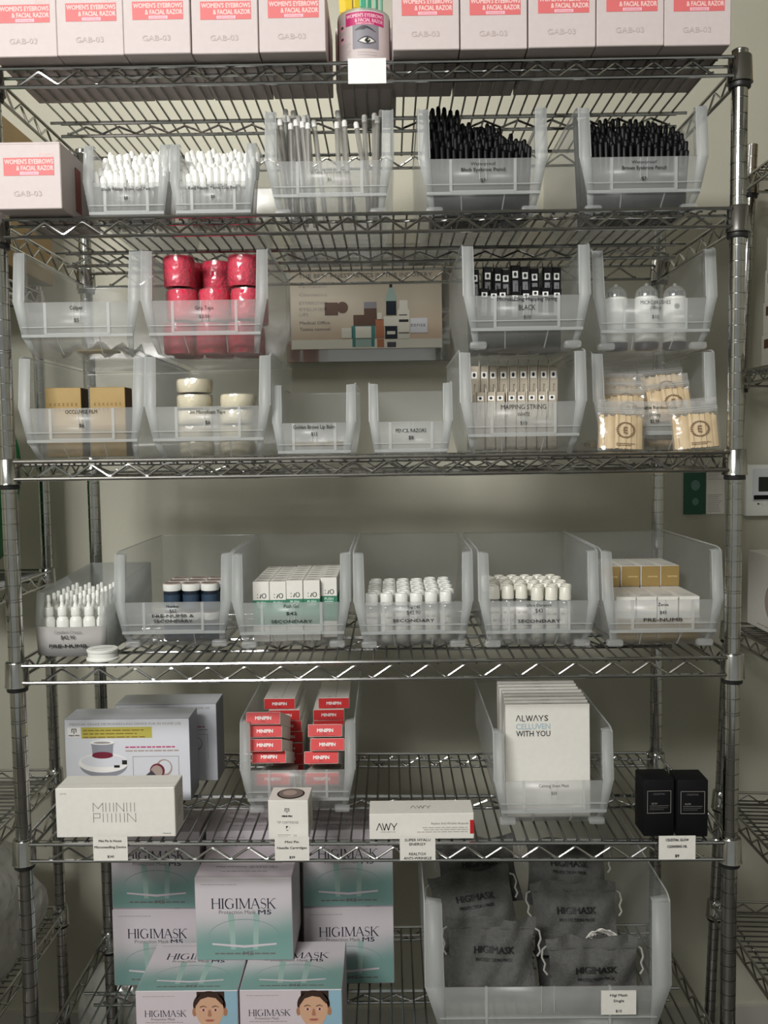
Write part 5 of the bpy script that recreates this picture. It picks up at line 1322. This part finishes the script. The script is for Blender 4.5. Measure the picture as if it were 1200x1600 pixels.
# white mask peeping out of a pouch
mb = MB(); n = 16; vs = []
for j in range(7):
    for i in range(n + 1):
        a = PI * i / n; rr_ = 1 - j / 7 * 0.55
        vs.append((0.034 * math.cos(a) * rr_, -0.006 + 0.012 * j / 7 + 0.0022 * math.sin(i * 1.7 + j), 0.030 * math.sin(a) * rr_ + 0.0015 * math.sin(i * 2.4 + j * 2)))
mb.add(vs, [(j * (n + 1) + i, j * (n + 1) + i + 1, (j + 1) * (n + 1) + i + 1, (j + 1) * (n + 1) + i) for j in range(6) for i in range(n)], 'paper_white', True)
o = mb.build('face_mask', None, 0.001); o.location = at(940, 1474, 0.115); tag(o, 'white folded face mask peeping out between two grey pouches', 'mask')
# tag stuck on the wide bin
a = at(939.5, 1549, -0.006); b = at(994, 1585, -0.006); tw, tht = b.x - a.x, a.z - b.z
r = thing('bin_tag', 'small white price tag stuck on the front of the wide pouch bin', 'price tag', ((a.x + b.x) / 2, -0.0062, b.z))
MB().box(-tw / 2, tw / 2, 0, 0.0028, 0, tht, 'paper_white').build('card', r)
MB().text('Higi Mask', 0, tht * 0.84, 0.0046, 'ink', F, 0, tw * 0.50, 0.00015).text('Single', 0, tht * 0.60, 0.0046, 'ink', F, 0, tw * 0.30, 0.00015).text('$15', 0, tht * 0.16, 0.0044, 'ink', F, 0, tw * 0.17, 0.0002).build('lettering', r)

# ------------------------------------------------------------------ on the back wall
SY = WALL_Y - 0.022
a = at(445, 383, SY); b = at(704, 563, SY); sw, sh_ = b.x - a.x, a.z - b.z
r = thing('acrylic_sign', 'clear acrylic wall sign with a poster of bottles and jars, above the two small bins', 'sign', ((a.x + b.x) / 2, SY, b.z))
MB().rbox(-sw / 2, sw / 2, 0, 0.006, 0, sh_, 0.001, 'acrylic').build('acrylic_panel', r)
k = sw / 259; X = lambda u: (u - 574.5) * k; Z = lambda v: (563 - v) * k
MB().rect(X(452), X(691), Z(543), Z(415), 'poster_print', plane((0, -0.0006, 0), (1, 0, 0), (0, 0, 1))).build('poster', r)
F3 = plane((0, -0.0010, 0), (1, 0, 0), (0, 0, 1)); p = MB()
p.rect(X(453), X(690.5), Z(542.5), Z(528), 'poster_white', F3)
p.text('THE BEST ANESTHETICS IN THE INDUSTRY', X(571), Z(428), 6.5 * k, 'ink_grey', F3, 0.0002, 210 * k)
for v, t in ((444, 'Permanent'), (457, 'Cosmetics'), (470, 'EYEBROWS'), (480, 'EYELINER'), (488, 'LIPS')): p.text(t, X(466), Z(v), 5 * k, 'ink_light', F3, 0.0002, (44 if len(t) > 4 else 14) * k, 0, 'l')
p.text('Medical Office', X(466), Z(501), 5 * k, 'ink_grey', F3, 0.0002, 48 * k, 0, 'l').text('Tattoo removal', X(466), Z(511), 5 * k, 'ink_grey', F3, 0.0002, 48 * k, 0, 'l').text('zensa', X(653), Z(506), 6.5 * k, 'ink_grey', F3, 0.0006, 24 * k)
p.build('poster_lettering', r)
p = MB()
def rr(x0, x1, v0, v1, mk, off): p.rect(X(x0), X(x1), Z(v1), Z(v0), mk, F3, off)
rr(506, 527, 470, 490, 'poster_brown', .0002); p.ell(X(534), Z(478), 9 * k, 9 * k, 'poster_brown', F3, .0003, 20); rr(568, 588, 474, 508, 'poster_brown', .0002); rr(551, 572, 490, 510, 'poster_brown', .0003); rr(568, 588, 470, 480, 'grey_print', .0003)
rr(532, 549, 510, 526, 'poster_white', .0004); rr(548, 585, 507, 527, 'poster_teal', .0004); rr(554, 579, 508, 526, 'poster_white', .0005); rr(549, 584, 528, 540, 'poster_teal', .0003); rr(554, 579, 528, 540, 'teal_line', .0004)
rr(586, 599, 497, 526, 'poster_copper', .0005); rr(589, 596, 487, 498, 'poster_white', .0005); rr(588, 599, 528, 541, 'poster_copper', .0003)
p.flat([(X(603), Z(491)), (X(619), Z(491)), (X(619), Z(462)), (X(614), Z(448)), (X(608), Z(448)), (X(603), Z(462))], 'teal_line', F3, .0003); rr(603, 619, 469, 491, 'jar_blue', .0004); rr(608.5, 613, 439, 448, 'ink', .0004)
rr(599, 622, 493, 508, 'poster_white', .0006); rr(601, 620, 508, 528, 'jar_blue', .0006); rr(604, 617, 516, 521, 'poster_white', .0007); rr(604, 618, 533, 541, 'grey_print_dark', .0004)
p.flat([(X(621), Z(528)), (X(640), Z(528)), (X(640), Z(485)), (X(637), Z(480)), (X(624), Z(480)), (X(621), Z(485))], 'poster_white', F3, .0005); rr(624, 637, 468, 482, 'poster_white', .0006); rr(623, 638, 498, 502, 'ink', .0007); rr(622, 639, 518, 520, 'ink_grey', .0007); rr(623, 636, 490, 492, 'ink_grey', .0007)
rr(641, 668, 496, 519, 'device_white', .0005)
p.build('poster_picture', r)
for sx in (-1, 1):
    for zz_ in (10 * k, sh_ - 10 * k):
        MB().cyl((sx * (sw / 2 - 12 * k), 0.022, zz_), (sx * (sw / 2 - 12 * k), -0.004, zz_), 0.0045, seg=14, mk='chrome').build('standoff', r)

a = at(1166, 726, WALL_Y - 0.03); b = at(1226, 806, WALL_Y - 0.03); tw, tht = b.x - a.x, a.z - b.z
r = thing('wall_panel', 'white control panel with a black screen mounted on the wall past the end post', 'control panel', ((a.x + b.x) / 2, WALL_Y - 0.03, b.z))
MB().rbox(-tw / 2, tw / 2, 0, 0.030, 0, tht, 0.004, 'white_plastic', seg=2).build('housing', r)
MB().rbox(-tw / 2 + 0.016, tw / 2 - 0.012, -0.006, 0.001, tht * 0.30, tht * 0.92, 0.002, 'device_white').build('bezel', r)
MB().rbox(-tw / 2 + 0.028, tw / 2 - 0.018, -0.0075, -0.004, tht * 0.48, tht * 0.76, 0.001, 'screen_black').build('screen', r)
MB().rbox(-tw / 2 + 0.017, tw / 2 - 0.013, -0.0085, -0.004, tht * 0.325, tht * 0.41, 0.001, 'matte_black').build('dark_strip', r)
for i in range(4): MB().cyl((-tw / 2 + 0.030 + i * 0.013, 0.002, tht * 0.24), (-tw / 2 + 0.030 + i * 0.013, -0.003, tht * 0.24), 0.0045 if i else 0.002, seg=14, mk='white_plastic' if i else 'ink').build('button', r)
a = at(1069, 733, WALL_Y - 0.004); b = at(1132, 803, WALL_Y - 0.004); tw, tht = b.x - a.x, a.z - b.z
r = thing('wall_leaflet', 'dark green and white folded leaflet on the wall behind the end post', 'leaflet', ((a.x + b.x) / 2, WALL_Y - 0.004, b.z))
MB().box(-tw / 2, tw * 0.03, 0, 0.004, 0, tht, 'dark_green').text('VENIECCA', -tw * 0.24, tht * 0.95, 0.0045, 'ink_light', F, 0.0004, tw * 0.34).ell(-tw * 0.22, tht * 0.64, 0.011, 0.013, 'teal_print', F, 0.0004, 18).ell(-tw * 0.22, tht * 0.28, 0.008, 0.009, 'teal_print', F, 0.0004, 18).build('cover', r)
MB().box(tw * 0.05, tw / 2, 0.001, 0.004, 0, tht, 'paper_white').lines(tw * 0.09, tw * 0.46, tht * 0.9, 4, 0.005, 0.0014, 'ink_light', F, -0.0005).lines(tw * 0.09, tw * 0.46, tht * 0.42, 9, 0.005, 0.0014, 'ink_light', F, -0.0005).build('text_page', r)

# ------------------------------------------------------------------ things on the neighbouring racks
def storage_box(name, label, cat, x0, x1, y0, y1, z, h_, body, band=None, pic=None):
    r = thing(name, label, cat, ((x0 + x1) / 2, y0, z))
    w2 = (x1 - x0) / 2; d_ = y1 - y0
    MB().rbox(-w2, w2, 0, d_, 0, h_, 0.0015, body).build('box', r)
    if band:
        MB().box(-w2 - 0.0004, w2 + 0.0004, -0.0004, d_ * 0.96, h_ * 0.58, h_ * 0.86, band).build('band', r)
        MB().text('Pro Line', 0, h_ * 0.3, h_ * 0.22, 'ink_light', plane((-w2 - 0.0006, d_ * 0.62, 0), (0, -1, 0), (0, 0, 1))).build('lettering', r)
    if pic:
        Fp = plane((-w2 - 0.0006, d_ * 0.5, 0), (0, -1, 0), (0, 0, 1))
        MB().ell(0.02, h_ * 0.40, d_ * 0.24, h_ * 0.30, 'ink_light', Fp, 0, 30).ell(0.02, h_ * 0.40, d_ * 0.225, h_ * 0.28, pic, Fp, 0.0003, 30).lines(-d_ * 0.3, d_ * 0.3, h_ * 0.06, 1, 1, 0.002, 'ink_light', Fp, 0, 0.1, 3).build('picture', r)
    return r
for k in range(4):
    storage_box('striped_box', 'cream brown-striped box on the side wall rack, %s from the stack bottom' % ordinal(k), 'box', 0.872 + 0.003 * k, 1.14, 0.20, 0.592, 1.660 + k * 0.0725, 0.072, 'box_white', 'brown_tape')['group'] = 'striped boxes on the side wall rack'
storage_box('picture_box', 'white box with a round picture on the side wall rack below the control panel', 'box', 0.852, 1.10, 0.30, 0.600, 1.078, 0.170, 'box_white', None, 'rose_grey')
storage_box('cardboard_box', 'brown cardboard box at the top of the side wall rack', 'box', 0.905, 1.15, 0.22, 0.600, 2.098, 0.22, 'cardboard')
storage_box('cardboard_box', 'olive brown cardboard box on the corner rack behind the lone razor carton', 'box', -1.06, -0.745, 0.40, 0.66, 1.877, 0.30, 'cardboard')

def sack(name, label, cat, loc, rx, ry, rz, mk, seed, lump=0.12, neck=True):
    R_ = random.Random(seed); mb = MB(); nu, nv = 40, 24; ph = [R_.uniform(0, 6.3) for _ in range(9)]; vs = []
    for j in range(nv + 1):
        b = PI * j / nv
        for i in range(nu):
            a = 2 * PI * i / nu
            f = 1 + lump * (0.5 * math.sin(3 * a + ph[0] + 2 * b) + 0.4 * math.sin(5 * a + ph[1] - 3 * b) + 0.35 * math.sin(9 * a + 4 * b + ph[2]) + 0.3 * math.sin(13 * a - 5 * b + ph[3])) * math.sin(b)
            sq = lambda t, e: math.copysign(abs(t) ** e, t)
            vs.append((rx * f * sq(math.sin(b), 0.7) * math.cos(a), ry * f * sq(math.sin(b), 0.7) * math.sin(a), max(-rz, rz * (-sq(math.cos(b), 0.75)) * (1 + 0.05 * math.sin(4 * a + ph[4])))))
    mb.add(vs, [(j * nu + i, j * nu + (i + 1) % nu, (j + 1) * nu + (i + 1) % nu, (j + 1) * nu + i) for j in range(nv) for i in range(nu)], mk, True)
    r = thing(name, label, cat, loc); mb.build('sack', r)
    if neck:
        MB().lathe([(0.020, 0), (0.016, 0.02), (0.030, 0.05), (0.042, 0.075), (0.030, 0.082)], 16, 0, 0, rz * 0.97, mk, True, lambda i, z: 0.2 * math.sin(i * 2.4 + z * 60)).build('gathered_neck', r)
    return r
sack('green_cloth_bag', 'deep green cloth bag standing on the corner rack behind the chrome corner post', 'bag', (-0.893, 0.44, 1.432), 0.122, 0.125, 0.205, 'green_cloth', 3, 0.12)
sack('plastic_sack', 'pale crumpled plastic sack bulging from the corner rack near the bottom', 'bag', (-0.905, 0.24, 0.556), 0.180, 0.285, 0.145, 'white_bag', 5, 0.16, False)
sack('plastic_sack', 'pale crumpled plastic sack on the floor behind the bottom shelf', 'bag', (-0.600, 0.580, 0.150), 0.115, 0.105, 0.148, 'white_bag', 8, 0.12, False)
